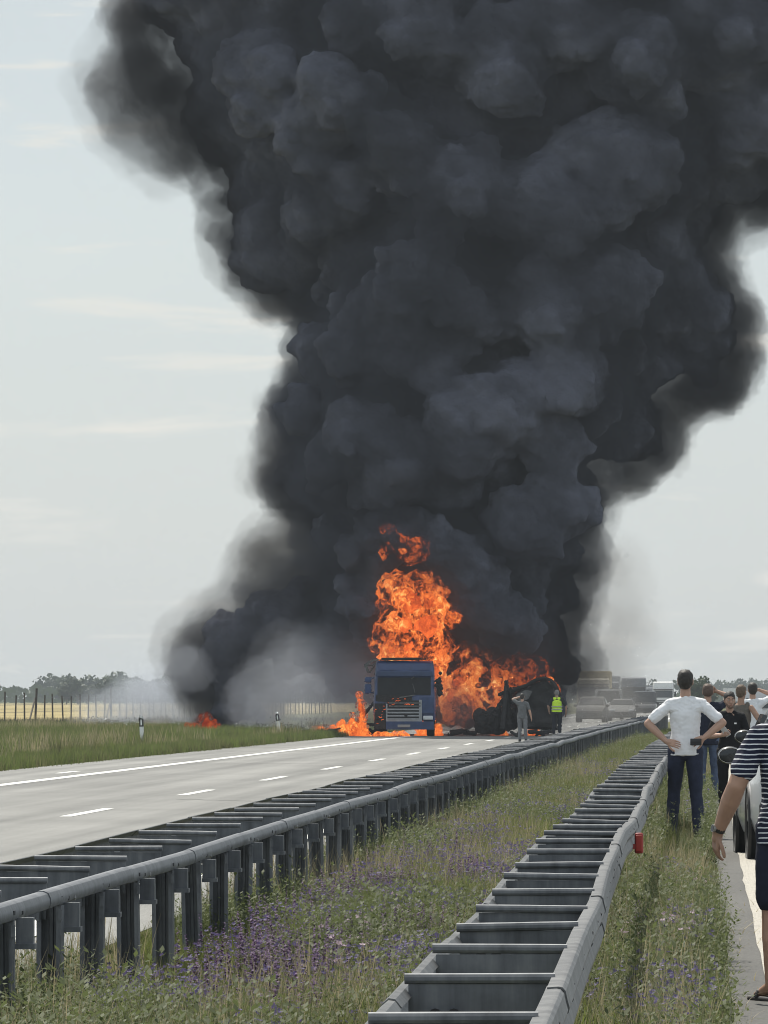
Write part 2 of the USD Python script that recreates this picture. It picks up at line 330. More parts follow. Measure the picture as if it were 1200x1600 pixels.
obj('mount', box(.03, .06, .03, (-.035, 0, -.02)), red, lamp)
# ------------------------------------------------------------------ people
MF = manifold3d.Manifold
def ell(c, r, n=18):
    r = np.broadcast_to(np.asarray(r, float), 3)
    return MF.sphere(1.0, n).scale(tuple(float(x) for x in r)).translate(tuple(float(x) for x in c))
def bone(a, ra, b, rb, n=18): return MF.batch_hull([ell(a, ra, n), ell(b, rb, n)])
def union(ms):
    return MF.batch_boolean(ms, manifold3d.OpType.Add)
def fleshed(ms, length=.018, it=8, wrinkle=0.0, wsize=.08, seed=0):
    m = union(ms).refine_to_length(length).to_mesh()
    t = trimesh.Trimesh(m.vert_properties[:, :3], m.tri_verts, process=True)
    trimesh.smoothing.filter_taubin(t, lamb=.5, nu=.53, iterations=it)
    if wrinkle:
        V = np.array(t.vertices); N = np.array(t.vertex_normals)
        w = noise(V / np.array([wsize, wsize, wsize * 1.6]), seed) + .5 * noise(V / np.array([wsize, wsize, wsize * .7]) * 2.1, seed + 1) - .75
        t.vertices = V + N * (w * 2 * wrinkle)[:, None]
    return t
V3 = lambda *a: np.array(a, float)
def hand_bones(w, d, up, s=1.0, curl=.5, side=1):
    """Palm, four fingers and a thumb: w wrist, d the way the hand points, up the back of the hand."""
    d = d / np.linalg.norm(d); up = up - d * (up @ d); up /= np.linalg.norm(up); x = np.cross(d, up) * side
    P = w + d * .085 * s
    ms = [bone(w, .026 * s, w + d * .03 * s, .030 * s), MF.batch_hull([ell(w + d * .02 * s + x * q * .02 * s, .016 * s, 10) for q in (-1, 1)] + [ell(P + x * q * .03 * s, .0135 * s, 10) for q in (-1, 1)])]
    for i, (o, L) in enumerate(((-.032, .062), (-.011, .076), (.011, .080), (.032, .070))):
        p = P + x * o * s; dd = d.copy()
        for k, f in enumerate((.45, .32, .23)):
            dd = dd * math.cos(curl * (.45 + .35 * k)) - up * math.sin(curl * (.45 + .35 * k)); dd /= np.linalg.norm(dd)
            q = p + dd * L * f * s
            ms.append(bone(p, (.0095 - .0012 * k) * s, q, (.0085 - .0012 * k) * s, 10)); p = q
    p = w + d * .028 * s + x * .026 * s
    for L, a in ((.042, .75), (.03, .45), (.024, .3)):
        q = p + (d * math.cos(a) + x * math.sin(a) - up * .25) * L * s
        ms.append(bone(p, .0115 * s, q, .0095 * s, 10)); p = q
    return ms

SKIN = mat('skin', (.42, .255, .185), .55, var=.12, scale=9.0)
SKIN_T = mat('tanned_skin', (.34, .20, .135), .55, var=.15, scale=9.0, bump=.3, bscale=240.0, bdist=.002)
HAIR = mat('dark_hair', (.022, .017, .014), .6, var=.4, scale=40.0, bump=.6, bscale=160.0, bdist=.006)
HAIR_G = mat('grey_hair', (.20, .19, .18), .6, var=.4, scale=40.0)
def cloth(name, c, var=.10, scale=14.0): return mat(name, c, .85, var=var, scale=scale, bump=.35, bscale=420.0, bdist=.0012, spec=.2)
EYE, EYEW = mat('eye_iris', (.03, .02, .015), .2), mat('eye_white', (.7, .68, .65), .3)

def MF_arch(a):
    pts = [a + V3(.052 * math.cos(q), .10, -.062 + .042 * math.sin(q)) for q in np.linspace(0, np.pi, 9)]
    return cat([cyl(.011, pts[i], pts[i + 1], 7) for i in range(8)])

def person(label, loc, rz, height, pose, shirt, trousers, shoes, skin=SKIN, hair=HAIR, sleeve=.5, tank=False, shorts=False, bulk=1.0, face=False, hair_len=1.0, hem=.88, sandals=False, belly=0.0):
    """A standing figure, z up, looking along +y before it is turned. pose: elbow and wrist of either arm, the ankles, the turn of the head."""
    t = thing('person', label, 'person', loc, rz, scale=height / 1.80)
    B = bulk
    hipL, hipR = V3(-.092 * B, 0, .93), V3(.092 * B, 0, .93)
    ank = {s: V3(*pose.get('ankle' + s, ((-.12 if s == 'L' else .12), -.02, .085))) for s in 'LR'}
    knee = {s: V3(*pose['knee' + s]) if 'knee' + s in pose else (hipL if s == 'L' else hipR) * .48 + ank[s] * .52 + V3(0, .03, 0) for s in 'LR'}
    hip = {'L': hipL, 'R': hipR}
    sh = {'L': V3(-.180 * B, -.01, 1.435 + pose.get('shrugL', 0)), 'R': V3(.180 * B, -.01, 1.435 + pose.get('shrugR', 0))}
    el = {s: V3(*pose['elbow' + s]) for s in 'LR'}; wr = {s: V3(*pose['wrist' + s]) for s in 'LR'}
    neck, head = V3(0, -.015, 1.52), V3(*pose.get('head', (0, .015, 1.685)))
    yaw = math.radians(pose.get('yaw', 0)); f = V3(math.sin(yaw), math.cos(yaw), pose.get('nod', -.05)); f /= np.linalg.norm(f); rx = np.cross(f, [0, 0, 1.0]); rx /= np.linalg.norm(rx); ux = np.cross(rx, f)
    hp = lambda a, b, c: head + rx * a + f * b + ux * c
    # the body: one continuous figure
    ms = [bone(V3(0, 0, .98), (.150 * B, .095, .10), V3(0, .0, 1.12), (.130 * B, .085, .10)), bone(V3(0, 0, 1.12), (.130 * B, .085, .1), V3(0, 0, 1.34), (.155 * B, .10, .12)), bone(V3(0, 0, 1.36), (.15 * B, .095, .1), V3(0, -.01, 1.46), (.11 * B, .07, .06)),
          bone(V3(-.12 * B, -.01, 1.41), .05, V3(.12 * B, -.01, 1.41), .05), bone(neck - V3(0, 0, .06), .055, V3(-.12 * B, -.015, 1.42), .04), bone(neck - V3(0, 0, .06), .055, V3(.12 * B, -.015, 1.42), .04), bone(neck - V3(0, 0, .05), .062, head - V3(0, .015, .07), .053)]
    ms += [bone(hp(0, -.012, .035), (.078, .094, .088), hp(0, .005, -.02), (.070, .082, .07)), bone(hp(0, .02, -.03), (.062, .066, .05), hp(0, .055, -.088), (.036, .032, .026)), bone(hp(0, .03, -.04), .05, hp(0, .0, -.075), .05)]
    ms += [bone(hp(0, .088, .01), .011, hp(0, .107, -.032), .014, 10), bone(hp(-.030, .085, .026), .012, hp(.030, .085, .026), .012, 10), bone(hp(-.018, .083, -.062), .010, hp(.018, .083, -.062), .010, 10)]
    ms += [bone(hp(q * .080, -.012, .02), (.010, .018, .028), hp(q * .076, -.002, -.022), (.009, .013, .014), 12) for q in (-1, 1)]
    for s, q in (('L', -1), ('R', 1)):
        g = pose.get('arm', 1.0); ms += [bone(sh[s], .048, el[s] * .45 + sh[s] * .55, .047 * g), bone(el[s] * .45 + sh[s] * .55, .049 * g, el[s], .042 * g), bone(el[s], .043 * g, el[s] * .68 + wr[s] * .32, .045 * g), bone(el[s] * .68 + wr[s] * .32, .044 * g, wr[s], .028 * (g + 1) / 2)]
        d = V3(*pose.get('hand' + s, tuple(wr[s] - el[s]))); up = V3(*pose.get('back' + s, (q, 0, 0)))
        ms += hand_bones(wr[s], d, up, 1.0, pose.get('curl' + s, .5), pose.get('thumb' + s, -q))
        ms += [bone(hip[s], .085, knee[s], .058), bone(knee[s], .055, knee[s] * .6 + ank[s] * .4 - V3(0, .02, 0), .057), bone(knee[s] * .6 + ank[s] * .4 - V3(0, .02, 0), .055, ank[s], .038), bone(ank[s], .038, ank[s] + V3(-math.sin(math.radians(pose.get('toe' + s, -14 if s == 'R' else 14))) * .14, math.cos(math.radians(pose.get('toe' + s, -14 if s == 'R' else 14))) * .14, -.048), (.036, .045, .020))]
    obj('body', fleshed(ms, .016 if not face else .011, 6), skin, t, smooth=True)
    # shirt
    ss = [bone(V3(0, 0, hem), (.182 * B, .132 + belly, .02), V3(0, 0, .97), (.180 * B, .130 + belly, .04)), bone(V3(0, 0, .97), (.178 * B, .128 + belly, .04), V3(0, .0 + belly * .6, 1.12), (.152 * B, .110 + belly, .08)), bone(V3(0, belly * .6, 1.12), (.152 * B, .110 + belly, .08), V3(0, 0, 1.33), (.172 * B, .118, .11)), bone(V3(0, 0, 1.35), (.166 * B, .112, .1), V3(0, -.01, 1.455), (.118 * B, .080, .055))]
    if tank:
        ss += [bone(V3(q * .10 * B, -.01, 1.40), .07, V3(q * .115 * B, -.012, 1.49), .040) for q in (-1, 1)]
    else:
        ss += [bone(V3(-.12 * B, -.012, 1.435), .058, V3(.12 * B, -.012, 1.435), .058), bone(V3(0, -.015, 1.44), .080, V3(0, -.014, 1.492), .061)] + [bone(V3(0, -.018, 1.485), .060, sh[s] + V3(0, 0, .012), .058) for s in 'LR']
        for s in 'LR':
            e = sh[s] + (el[s] - sh[s]) * sleeve * 1.35; ax = (el[s] - sh[s]) / np.linalg.norm(el[s] - sh[s])
            ss += [bone(V3(0, -.005, 1.36), (.13 * B, .105, .09), sh[s], .064), bone(sh[s] * .75 + V3(0, 0, 1.38) * .25, .066, sh[s] + ax * .02, .063), bone(sh[s] + ax * .01, .063, e, .060 * pose.get('arm', 1))]
    sm = fleshed(ss, .014, 5, .008, .065, int(abs(loc[0] * 100)) % 50)
    obj('shirt', sm, shirt, t, smooth=True)
    # trousers
    ts = [bone(V3(0, 0, .93), (.156 * B, .110 + belly * .6, .10), V3(0, 0, 1.00), (.145 * B, .104 + belly * .6, .04))]
    for s in 'LR':
        end = ank[s] + (knee[s] - ank[s]) * .06 if not shorts else knee[s] + (hip[s] - knee[s]) * .16
        if shorts: ts += [bone(hip[s], .105, hip[s] * .5 + end * .5, .098), bone(hip[s] * .5 + end * .5, .098, end, .092)]
        else: ts += [bone(hip[s], .102, hip[s] * .5 + knee[s] * .5, .085), bone(hip[s] * .5 + knee[s] * .5, .085, knee[s], .070), bone(knee[s], .070, knee[s] * .55 + ank[s] * .45 - V3(0, .015, 0), .067), bone(knee[s] * .55 + ank[s] * .45 - V3(0, .015, 0), .067, end, .058)]
    obj('shorts' if shorts else 'trousers', fleshed(ts, .016, 5, .007, .06, 9), trousers, t, smooth=True)
    for s in 'LR':
        a = ank[s]; r = rot(pose.get('toe' + s, -14 if s == 'R' else 14), [0, 0, 1], a)
        if sandals: m = cat([rbox(.10, .28, .028, .012, a + V3(0, .07, -.07)), MF_arch(a)])
        else:
            k = union([bone(a + V3(0, -.02, -.01), (.052, .056, .05), a + V3(0, .0, -.045), (.050, .07, .038)), bone(a + V3(0, -.01, -.042), (.048, .06, .04), a + V3(0, .155, -.052), (.046, .05, .030))]).trim_by_plane((0, 0, 1), float(a[2] - .083)).to_mesh()
            m = trimesh.Trimesh(k.vert_properties[:, :3], k.tri_verts)
        m.apply_transform(r); obj('sandal' if sandals else 'shoe', m, shoes, t, smooth=40)
    if hair is not None:
        hm = union([bone(hp(0, -.02, .05), (.086, .102, .090), hp(0, -.035, .0), (.083, .085, .075))] + [bone(hp(0, -.05, -.01), (.075, .058, .05), hp(0, -.055, -.055 * hair_len), (.060, .045, .03))])
        n = -f * .75 + ux * .65; n /= np.linalg.norm(n); hm = hm.trim_by_plane(tuple(float(x) for x in n), float(n @ hp(0, .074, .066)))
        k = hm.refine_to_length(.018).to_mesh(); h_ = trimesh.Trimesh(k.vert_properties[:, :3], k.tri_verts); trimesh.smoothing.filter_taubin(h_, iterations=4)
        Vh = np.array(h_.vertices); h_.vertices = Vh + np.array(h_.vertex_normals) * ((noise(Vh / .02, 4) - .5) * .012)[:, None]
        obj('hair', h_, hair, t, smooth=True)
    if face:
        for q in (-1, 1):
            obj('eye', cat([trimesh.creation.icosphere(2, .0115).apply_translation(hp(q * .031, .077, .012))]), EYEW, t, smooth=True)
            obj('iris', trimesh.creation.icosphere(1, .0062).apply_translation(hp(q * .031, .0865, .012)), EYE, t, smooth=True)
            obj('eyebrow', cyl(.0055, hp(q * .014, .0945, .030), hp(q * .050, .083, .034), 6), hair or HAIR, t)
        obj('mouth', cyl(.0045, hp(-.022, .0925, -.063), hp(.022, .0925, -.063), 8), mat('lips', (.27, .11, .09), .5), t)
        bd = union([bone(hp(q * .05, .02, -.045), (.02, .03, .03), hp(q * .022, .062, -.092), (.022, .028, .02)) for q in (-1, 1)] + [bone(hp(-.02, .068, -.094), .022, hp(.02, .068, -.094), .022)]).refine_to_length(.02).to_mesh()
        obj('beard', trimesh.Trimesh(bd.vert_properties[:, :3], bd.tri_verts), mat('stubble', (.17, .105, .075), .8, var=.4, scale=90), t, smooth=True)
    return t, dict(sh=sh, el=el, wr=wr, hp=hp)

navy = cloth('navy_denim', (.022, .028, .052), .25)
jeans = cloth('blue_denim', (.075, .10, .16), .3)
dark_shoe = mat('dark_shoe', (.02, .02, .022), .5)
grey_shoe = mat('grey_shoe', (.32, .31, .30), .6, var=.2)
X, Y, _ = at(1071, 70.5, z=0)
t, J = person('man in a white t-shirt and dark jeans, hands on hips, back turned', (X, Y, 0), 0, 1.84,
              dict(elbowL=(-.405, -.05, 1.235), wristL=(-.205, -.15, 1.045), handL=(.95, -.25, -.25), backL=(-.2, -1, .3), curlL=.4, elbowR=(.40, -.06, 1.245), wristR=(.20, -.16, 1.085), handR=(-.9, -.25, -.42), backR=(.2, -1, .3), curlR=.9,
                   ankleL=(-.15, .12, .085), ankleR=(.14, -.10, .085), head=(.0, .02, 1.685), toeL=20, toeR=-24, yaw=4), cloth('white_cotton', (.78, .78, .80), .04), navy, dark_shoe, sleeve=.55, hem=.90)
ph = thing('wallet', 'black wallet held behind the back of the man in the white t-shirt', 'wallet', (X + .115, Y - .205, 1.062), 0)
obj('cover', rbox(.125, .022, .075, .008), mat('black_leather', (.012, .012, .014), .35), ph, smooth=40)
obj('flap', rbox(.120, .006, .036, .003, (0, -.013, .013)), mat('black_leather_flap', (.018, .018, .02), .3), ph, smooth=40)

X, Y, _ = at(1106, 96, z=0)
person('man in a navy t-shirt and blue jeans raising a hand to his head', (X, Y, 0), 0, 1.74,
       dict(elbowL=(-.34, .02, 1.18), wristL=(-.30, .16, 1.02), elbowR=(.38, .12, 1.60), wristR=(.14, .16, 1.70), handR=(-1, -.2, .3), backR=(0, 1, .5), shrugR=.03, ankleL=(-.10, 0, .085), ankleR=(.13, .05, .085)), cloth('navy_cotton', (.018, .022, .038), .2), jeans, dark_shoe, hair=mat('cropped_hair', (.10, .065, .05), .7), hair_len=.4, sleeve=.5, bulk=1.06)
X, Y, _ = at(1140, 84.5, z=0)
t, J = person('man in black t-shirt and black trousers holding a phone, facing the road behind', (X, Y, 0), 180, 1.62,
       dict(elbowR=(.30, -.02, 1.16), wristR=(.12, .24, 1.17), handR=(-.75, .55, .35), backR=(.3, .9, -.2), curlR=1.0, elbowL=(-.27, -.03, 1.15), wristL=(-.27, .08, .92), ankleL=(-.11, .12, .085), ankleR=(.10, -.10, .085), yaw=-12, head=(0, .02, 1.68)),
       cloth('black_cotton', (.012, .012, .014), .2), cloth('black_twill', (.010, .010, .011), .2), grey_shoe, face=True, sleeve=.6, bulk=1.0)
obj('shirt_badge', cat([box(.036, .006, .022, (-.085, .112, 1.345))]), mat('white_print', (.75, .75, .74), .6), t)
p = thing('phone', 'silver mobile phone in the hand of the man in black', 'phone', (X - .055, Y - .262, 1.10), 0)
obj('case', rbox(.075, .010, .150, .004, n=8).apply_transform(rot(-35, [0, 1, 0])).apply_transform(rot(25, [1, 0, 0])), mat('silver_case', (.45, .45, .46), .3, .4), p, smooth=40)
obj('screen', rbox(.066, .003, .138, .0012, (0, .0065, 0)).apply_transform(rot(-35, [0, 1, 0])).apply_transform(rot(25, [1, 0, 0])), mat('dark_screen', (.01, .01, .012), .1), p)
X, Y, _ = at(1158, 103, z=0)
person('man in a grey-brown sleeveless shirt, arm bent, partly behind the man in black', (X, Y, 0), -25, 1.74,
       dict(elbowL=(-.36, -.03, 1.2), wristL=(-.2, .12, 1.04), elbowR=(.40, -.06, 1.18), wristR=(.36, .05, .98), ankleL=(-.12, 0, .085)), cloth('taupe_cotton', (.13, .115, .10), .15), cloth('dark_shorts', (.05, .05, .06), .2), dark_shoe, skin=SKIN_T, tank=True, hair=mat('brown_hair', (.11, .075, .05), .7, var=.3, scale=40), shorts=True, bulk=1.05)
X, Y, _ = at(1176, 114, z=0)
person('man in a white shirt shading his eyes with a raised arm', (X, Y, 0), 10, 1.80,
       dict(elbowL=(-.28, 0, 1.17), wristL=(-.27, .1, .94), elbowR=(.42, .10, 1.58), wristR=(.15, .19, 1.69), handR=(-1, -.1, .1), backR=(0, .3, 1), shrugR=.03), cloth('white_linen', (.72, .73, .75), .05), cloth('grey_shorts', (.16, .17, .19), .2), dark_shoe, hair=HAIR, bulk=1.02)
X, Y, _ = at(816, 224, z=0)
person('man in grey overalls holding a hand to his head in front of the fire', (X, Y, 0), -6, 1.68,
       dict(elbowL=(-.37, .10, 1.60), wristL=(-.13, .14, 1.68), handL=(1, -.1, .2), backL=(0, .5, 1), shrugL=.03, elbowR=(.28, -.01, 1.17), wristR=(.33, .06, .92), ankleL=(-.10, .06, .085), ankleR=(.15, -.04, .085)), cloth('grey_work_shirt', (.12, .125, .13), .2), cloth('grey_work_trousers', (.15, .155, .165), .2), dark_shoe, bulk=1.04, sleeve=.55)
X, Y, _ = at(870, 254, z=0)
t, J = person('man in a hi-vis vest over a dark shirt standing beyond the guardrail', (X, Y, 0), 4, 1.84,
       dict(elbowL=(-.33, -.03, 1.20), wristL=(-.30, .10, 1.0), elbowR=(.36, -.02, 1.18), wristR=(.36, .07, .93)), cloth('charcoal_shirt', (.03, .03, .034), .2), cloth('dark_work_trousers', (.022, .024, .032), .2), dark_shoe, hair=HAIR_G, bulk=1.12, sleeve=.6)
vest = fleshed([bone(V3(0, 0, .96), (.205, .140, .02), V3(0, 0, 1.12), (.190, .135, .10)), bone(V3(0, 0, 1.12), (.190, .135, .1), V3(0, 0, 1.36), (.190, .138, .10)), bone(V3(-.09, -.012, 1.46), .078, V3(.09, -.012, 1.46), .078)], .02, 4, .004, .08, 3)
obj('vest', vest, mat('hi_vis_yellow', (.62, .90, .05), .7, var=.08, emission_strength=0.0), t, smooth=True)
for zz in (1.06, 1.17): obj('reflective_band', MF.cylinder(.045, 1.0, 1.0, 40, True).scale((.214, .150, 1)).translate((0, 0, zz)), mat('reflective_tape', (.62, .66, .55), .35), t, smooth=True)

# the man in the striped polo shirt, nearest of all, cut off by the frame
stripes = usdkit.material(stage, '/World/Looks/striped_jersey', {
    'tc': ('texture_coordinate', {}), 'sp': ('separate_xyz', {}), 'nz': ('noise_texture', {'scale': 7.0, 'detail': 2.0}),
    'w': ('math', {'math_type': 'multiply_add', 'value2': .02}), 'm': ('math', {'math_type': 'multiply', 'value2': 1 / .0265}), 'fr': ('math', {'math_type': 'fraction'}), 'lt': ('math', {'math_type': 'less_than', 'value2': .26}),
    'c': ('mix_color', {'a': (.014, .017, .036), 'b': (.62, .63, .66)}), 'p': ('principled_bsdf', {'roughness': .85, 'specular_ior_level': .2}),
    'bn': ('noise_texture', {'scale': 500.0}), 'b': ('bump', {'strength': .3, 'distance': .001})},
    [('tc.object', 'sp.vector'), ('tc.object', 'nz.vector'), ('nz.fac', 'w.value1'), ('sp.z', 'w.value3'), ('w.value', 'm.value1'), ('m.value', 'fr.value1'), ('fr.value', 'lt.value1'), ('lt.value', 'c.fac'), ('c.result', 'p.base_color'), ('tc.object', 'bn.vector'), ('bn.fac', 'b.height'), ('b.normal', 'p.normal')], surface='p.BSDF')
X, Y, _ = at(1240, 32.6, z=0)
t, J = person('man in a navy and white striped polo shirt and shorts, nearest the viewer', (X, Y, 0), 4, 1.69,
       dict(elbowL=(-.315, -.045, 1.17), wristL=(-.405, .10, .915), handL=(-.10, .30, -1), backL=(-1, -.3, 0), curlL=.55, thumbL=-1, elbowR=(.30, 0, 1.17), wristR=(.30, .12, .93), ankleL=(-.115, .0, .085), ankleR=(.14, .25, .085), toeL=24, arm=1.2, kneeL=(-.115, .03, .50)), stripes, cloth('navy_shorts', (.016, .019, .034), .2), mat('sandal_rubber', (.03, .03, .034), .6), skin=SKIN_T, shorts=True, sandals=True, bulk=1.12, sleeve=.50, hem=.86, belly=.03)
w, e = J['wr']['L'], J['el']['L']; ax = (w - e) / np.linalg.norm(w - e); c = w - ax * .028
strap = trimesh.creation.annulus(.0295, .0345, .024, sections=28); strap.apply_transform(trimesh.geometry.align_vectors([0, 0, 1], ax)); strap.apply_translation(c)
obj('watch_strap', strap, mat('watch_strap', (.02, .018, .016), .6), t, smooth=40)
n = np.cross(ax, [0, 1, 0]); n /= np.linalg.norm(n); n = n if n[0] < 0 else -n
n = (n + V3(0, -.6, 0)); n -= ax * (n @ ax); n /= np.linalg.norm(n)
obj('watch_case', cyl(.021, c + n * .030, c + n * .044, 24), mat('watch_steel', (.35, .34, .32), .3, .8), t, smooth=40)
obj('watch_dial', cyl(.017, c + n * .0435, c + n * .0455, 24), mat('watch_dial', (.05, .05, .055), .2), t, smooth=40)
# ------------------------------------------------------------------ vehicles
rubber = mat('tyre_rubber', (.018, .018, .019), .85, var=.2, scale=20)
glass_dark = mat('tinted_glass', (.012, .014, .016), .06, spec=.8)
black_trim = mat('black_trim', (.015, .015, .017), .5)
chrome = mat('chrome', (.6, .6, .6), .15, 1.0)
rim_mat = mat('alloy', (.35, .35, .36), .35, .7)
red_lens = mat('tail_lens', (.35, .012, .012), .2)
lit_red = mat('brake_glow', (.5, .02, .02), .2, emission_color=(1, .04, .03), emission_strength=.55)
lamp_glass = mat('lamp_glass', (.55, .56, .57), .12)
mat_mirror = mat('mirror_glass', (.03, .033, .036), .15, .3)
plate_mat = mat('number_plate', (.62, .62, .58), .5)

def loft(rings, close=True):
    """A closed skin over rings of equal length."""
    n, m = len(rings), len(rings[0]); V = np.vstack(rings); F = []
    for i in range(n - 1):
        for j in range(m):
            a, b = i * m + j, i * m + (j + 1) % m
            F += [[a, b, b + m], [a, b + m, a + m]]
    V = np.vstack([V, rings[0].mean(0), rings[-1].mean(0)])
    for j in range(m):
        F += [[n * m, (j + 1) % m, j], [n * m + 1, (n - 1) * m + j, (n - 1) * m + (j + 1) % m]]
    t = trimesh.Trimesh(V, F, process=False); t.fix_normals(); return t
def wheel(parent, x, y, r, w, name='wheel', out=1):
    t = trimesh.creation.revolve(np.array([(r * .62, -w / 2), (r * .93, -w / 2), (r, -w * .36), (r, w * .36), (r * .93, w / 2), (r * .62, w / 2), (r * .62, -w / 2)]), sections=28); t.apply_transform(rot(90, [0, 1, 0])); t.apply_translation((x, y, r))
    wh = obj(name, t, rubber, parent, smooth=40)
    d = cat([cyl(r * .63, [x - w * .35, y, r], [x + w * .35, y, r], 24)])
    obj('rim', d, rim_mat, wh, smooth=40)
def car(label, loc, rz, L, W, Hh, paint, kind='hatch', group=None):
    """A passenger car, front towards +y, z up from the road."""
    t = thing('car', label, 'car', loc, rz, group)
    if kind == 'van': side = [(-L / 2, .35), (-L / 2, .95), (-L / 2 + .03, Hh - .12), (-L / 2 + .15, Hh), (L / 2 - 1.75, Hh), (L / 2 - 1.1, 1.12), (L / 2 - .25, .92), (L / 2, .65), (L / 2, .32)]
    elif kind == 'suv': side = [(-L / 2 + .02, .42), (-L / 2, .78), (-L / 2 + .10, 1.0), (-L / 2 + .32, Hh - .10), (-L / 2 + .60, Hh), (L / 2 - 2.2, Hh - .02), (L / 2 - 1.35, 1.06), (L / 2 - .3, .94), (L / 2, .70), (L / 2 - .02, .34)]
    else: side = [(-L / 2 + .04, .36), (-L / 2, .62), (-L / 2 + .06, .90), (-L / 2 + .45, Hh - .12), (-L / 2 + .80, Hh), (L / 2 - 2.1, Hh - .03), (L / 2 - 1.25, .98), (L / 2 - .3, .82), (L / 2, .60), (L / 2 - .02, .30)]
    # section by section along y: half width at sill, belt, roof
    top = sorted([(y, z) for y, z in side if z > .5], key=lambda p: p[0]); ys = np.linspace(-L / 2, L / 2, 34); zt = np.interp(ys, [p[0] for p in top], [p[1] for p in top])
    rings, glassr = [], []
    for y, z in zip(ys, zt):
        e = max(0, (abs(y) - (L / 2 - .55)) / .55); w = W / 2 * (1 - .16 * e ** 2.2); bot = .22 + .10 * e; belt = min(z - .02, .95 + (.1 if kind != 'hatch' else 0)); wr_ = w * (.74 if kind == 'hatch' else .80 if kind != 'van' else .93)
        rr = w - (w - wr_) * max(0, (z - belt) / max(Hh - belt, .1))
        prof = [(-w * .93, bot), (-w, bot + .16), (-w * 1.0, .55), (-w * .985, belt), (-rr, max(z - .06, belt + .005)), (-rr * .86, z), (0, z + .015), (rr * .86, z), (rr, max(z - .06, belt + .005)), (w * .985, belt), (w, .55), (w, bot + .16), (w * .93, bot)]
        rings.append(np.array([(a, y, b) for a, b in prof]))
    obj('body', loft(rings), paint, t, smooth=35)
    r = .33 if kind != 'suv' else .36
    wb = (L / 2 - .82, -L / 2 + .80)
    for x in (-W / 2 + .10, W / 2 - .10):
        for y in wb:
            wheel(t, x, y, r, .215)
            arch = trimesh.creation.annulus(r * 1.03, r * 1.22, .03, sections=24); arch.apply_transform(rot(90, [0, 1, 0])); arch.apply_translation((x + math.copysign(.098, x), y, r + .02)); obj('wheel_arch', arch, black_trim, t, smooth=40)
    belt = 1.0 if kind == 'hatch' else 1.08
    # rear window, side windows and windscreen, 4 mm proud of the skin
    def pane(p, name='window'):
        P = np.array(p, float); c = np.cross(P[1] - P[0], P[2] - P[0]); c /= np.linalg.norm(c)
        V = np.vstack([P + c * .036, P - c * .02]); n = len(P); F = [[0, i, i + 1] for i in range(1, n - 1)] + [[n, n + i + 1, n + i] for i in range(1, n - 1)] + [x for i in range(n) for x in ([i, n + i, (i + 1) % n], [(i + 1) % n, n + i, n + (i + 1) % n])]
        q = trimesh.Trimesh(V, F, process=False); q.fix_normals(); obj(name, q, glass_dark, t)
    zs = lambda y: float(np.interp(y, ys, zt))
    wy = lambda y, z: (W / 2 - (W / 2 - W / 2 * (.74 if kind == 'hatch' else .80 if kind != 'van' else .93)) * max(0, (z - (.95 if kind == 'hatch' else 1.05)) / (Hh - .95)))
    yr0, yr1 = (-L / 2 + .10, -L / 2 + .50) if kind != 'van' else (-L / 2 - .0, -L / 2 + .03)
    if kind == 'van': pane([(-W * .40, -L / 2 - .005, 1.12), (W * .40, -L / 2 - .005, 1.12), (W * .38, -L / 2 + .02, Hh - .30), (-W * .38, -L / 2 + .02, Hh - .30)], 'rear_window')
    else: pane([(-W * .40, -L / 2 + .13, belt + .02), (W * .40, -L / 2 + .13, belt + .02), (W * .35, -L / 2 + .42, Hh - .14), (-W * .35, -L / 2 + .42, Hh - .14)], 'rear_window')
    fy0, fy1 = (L / 2 - 1.18, L / 2 - 1.68) if kind == 'van' else (L / 2 - 1.42, L / 2 - 2.02)
    pane([(W * .42, fy0, zs(fy0) + .0), (-W * .42, fy0, zs(fy0) + .0), (-W * .36, fy1, zs(fy1) - .01), (W * .36, fy1, zs(fy1) - .01)], 'windscreen')
    for s in (-1, 1):
        for a, b in ((-L / 2 + .85, -.12), (-.02, L / 2 - 1.9)):
            q = [(s * (wy(a, belt) + .0), a, belt + .02), (s * wy(b, belt), b, belt + .02), (s * (wy(b, Hh - .12) - .01), b - .08, Hh - .13), (s * (wy(a, Hh - .12) - .01), a + .10, Hh - .13)]
            pane(q if s < 0 else q[::-1], 'side_window')
        mr = obj('mirror', cat([trimesh.creation.icosphere(3).apply_scale((.125, .075, .088)).apply_translation((s * (W / 2 + .09), L / 2 - 1.55, belt - .02)), box(.10, .05, .04, (s * (W / 2 - .02), L / 2 - 1.53, belt - .05))]), black_trim if kind != 'plain' else paint, t, smooth=40)
        gl = trimesh.creation.icosphere(3).apply_scale((.102, .012, .066)).apply_translation((s * (W / 2 + .09), L / 2 - 1.612, belt - .02)); obj('mirror_glass', gl, mat_mirror, mr, smooth=True)
        rg = trimesh.creation.torus(1.0, .055, 28, 8).apply_scale((.112, .075, .2)).apply_transform(rot(90, [1, 0, 0])).apply_translation((s * (W / 2 + .09), L / 2 - 1.605, belt - .02)); obj('mirror_rim', rg, chrome, mr, smooth=True)
        obj('tail_light', rbox(.12, .08, .30, .03, (s * (W / 2 - .24), -L / 2 + .06, .90)), red_lens, t, smooth=40)
        obj('rear_reflector', rbox(.05, .03, .10, .01, (s * (W / 2 - .13), -L / 2 - .02, .47)), red_lens, t, smooth=40)
        obj('headlight', rbox(.34, .16, .15, .05, (s * (W / 2 - .28), L / 2 - .17, .70)), lamp_glass, t, smooth=40)
    obj('rear_bumper', rbox(W * .92, .16, .24, .05, (0, -L / 2 - .01, .46)), black_trim, t, smooth=40)
    obj('front_grille', rbox(W * .5, .06, .2, .02, (0, L / 2 - .0, .52)), black_trim, t, smooth=40)
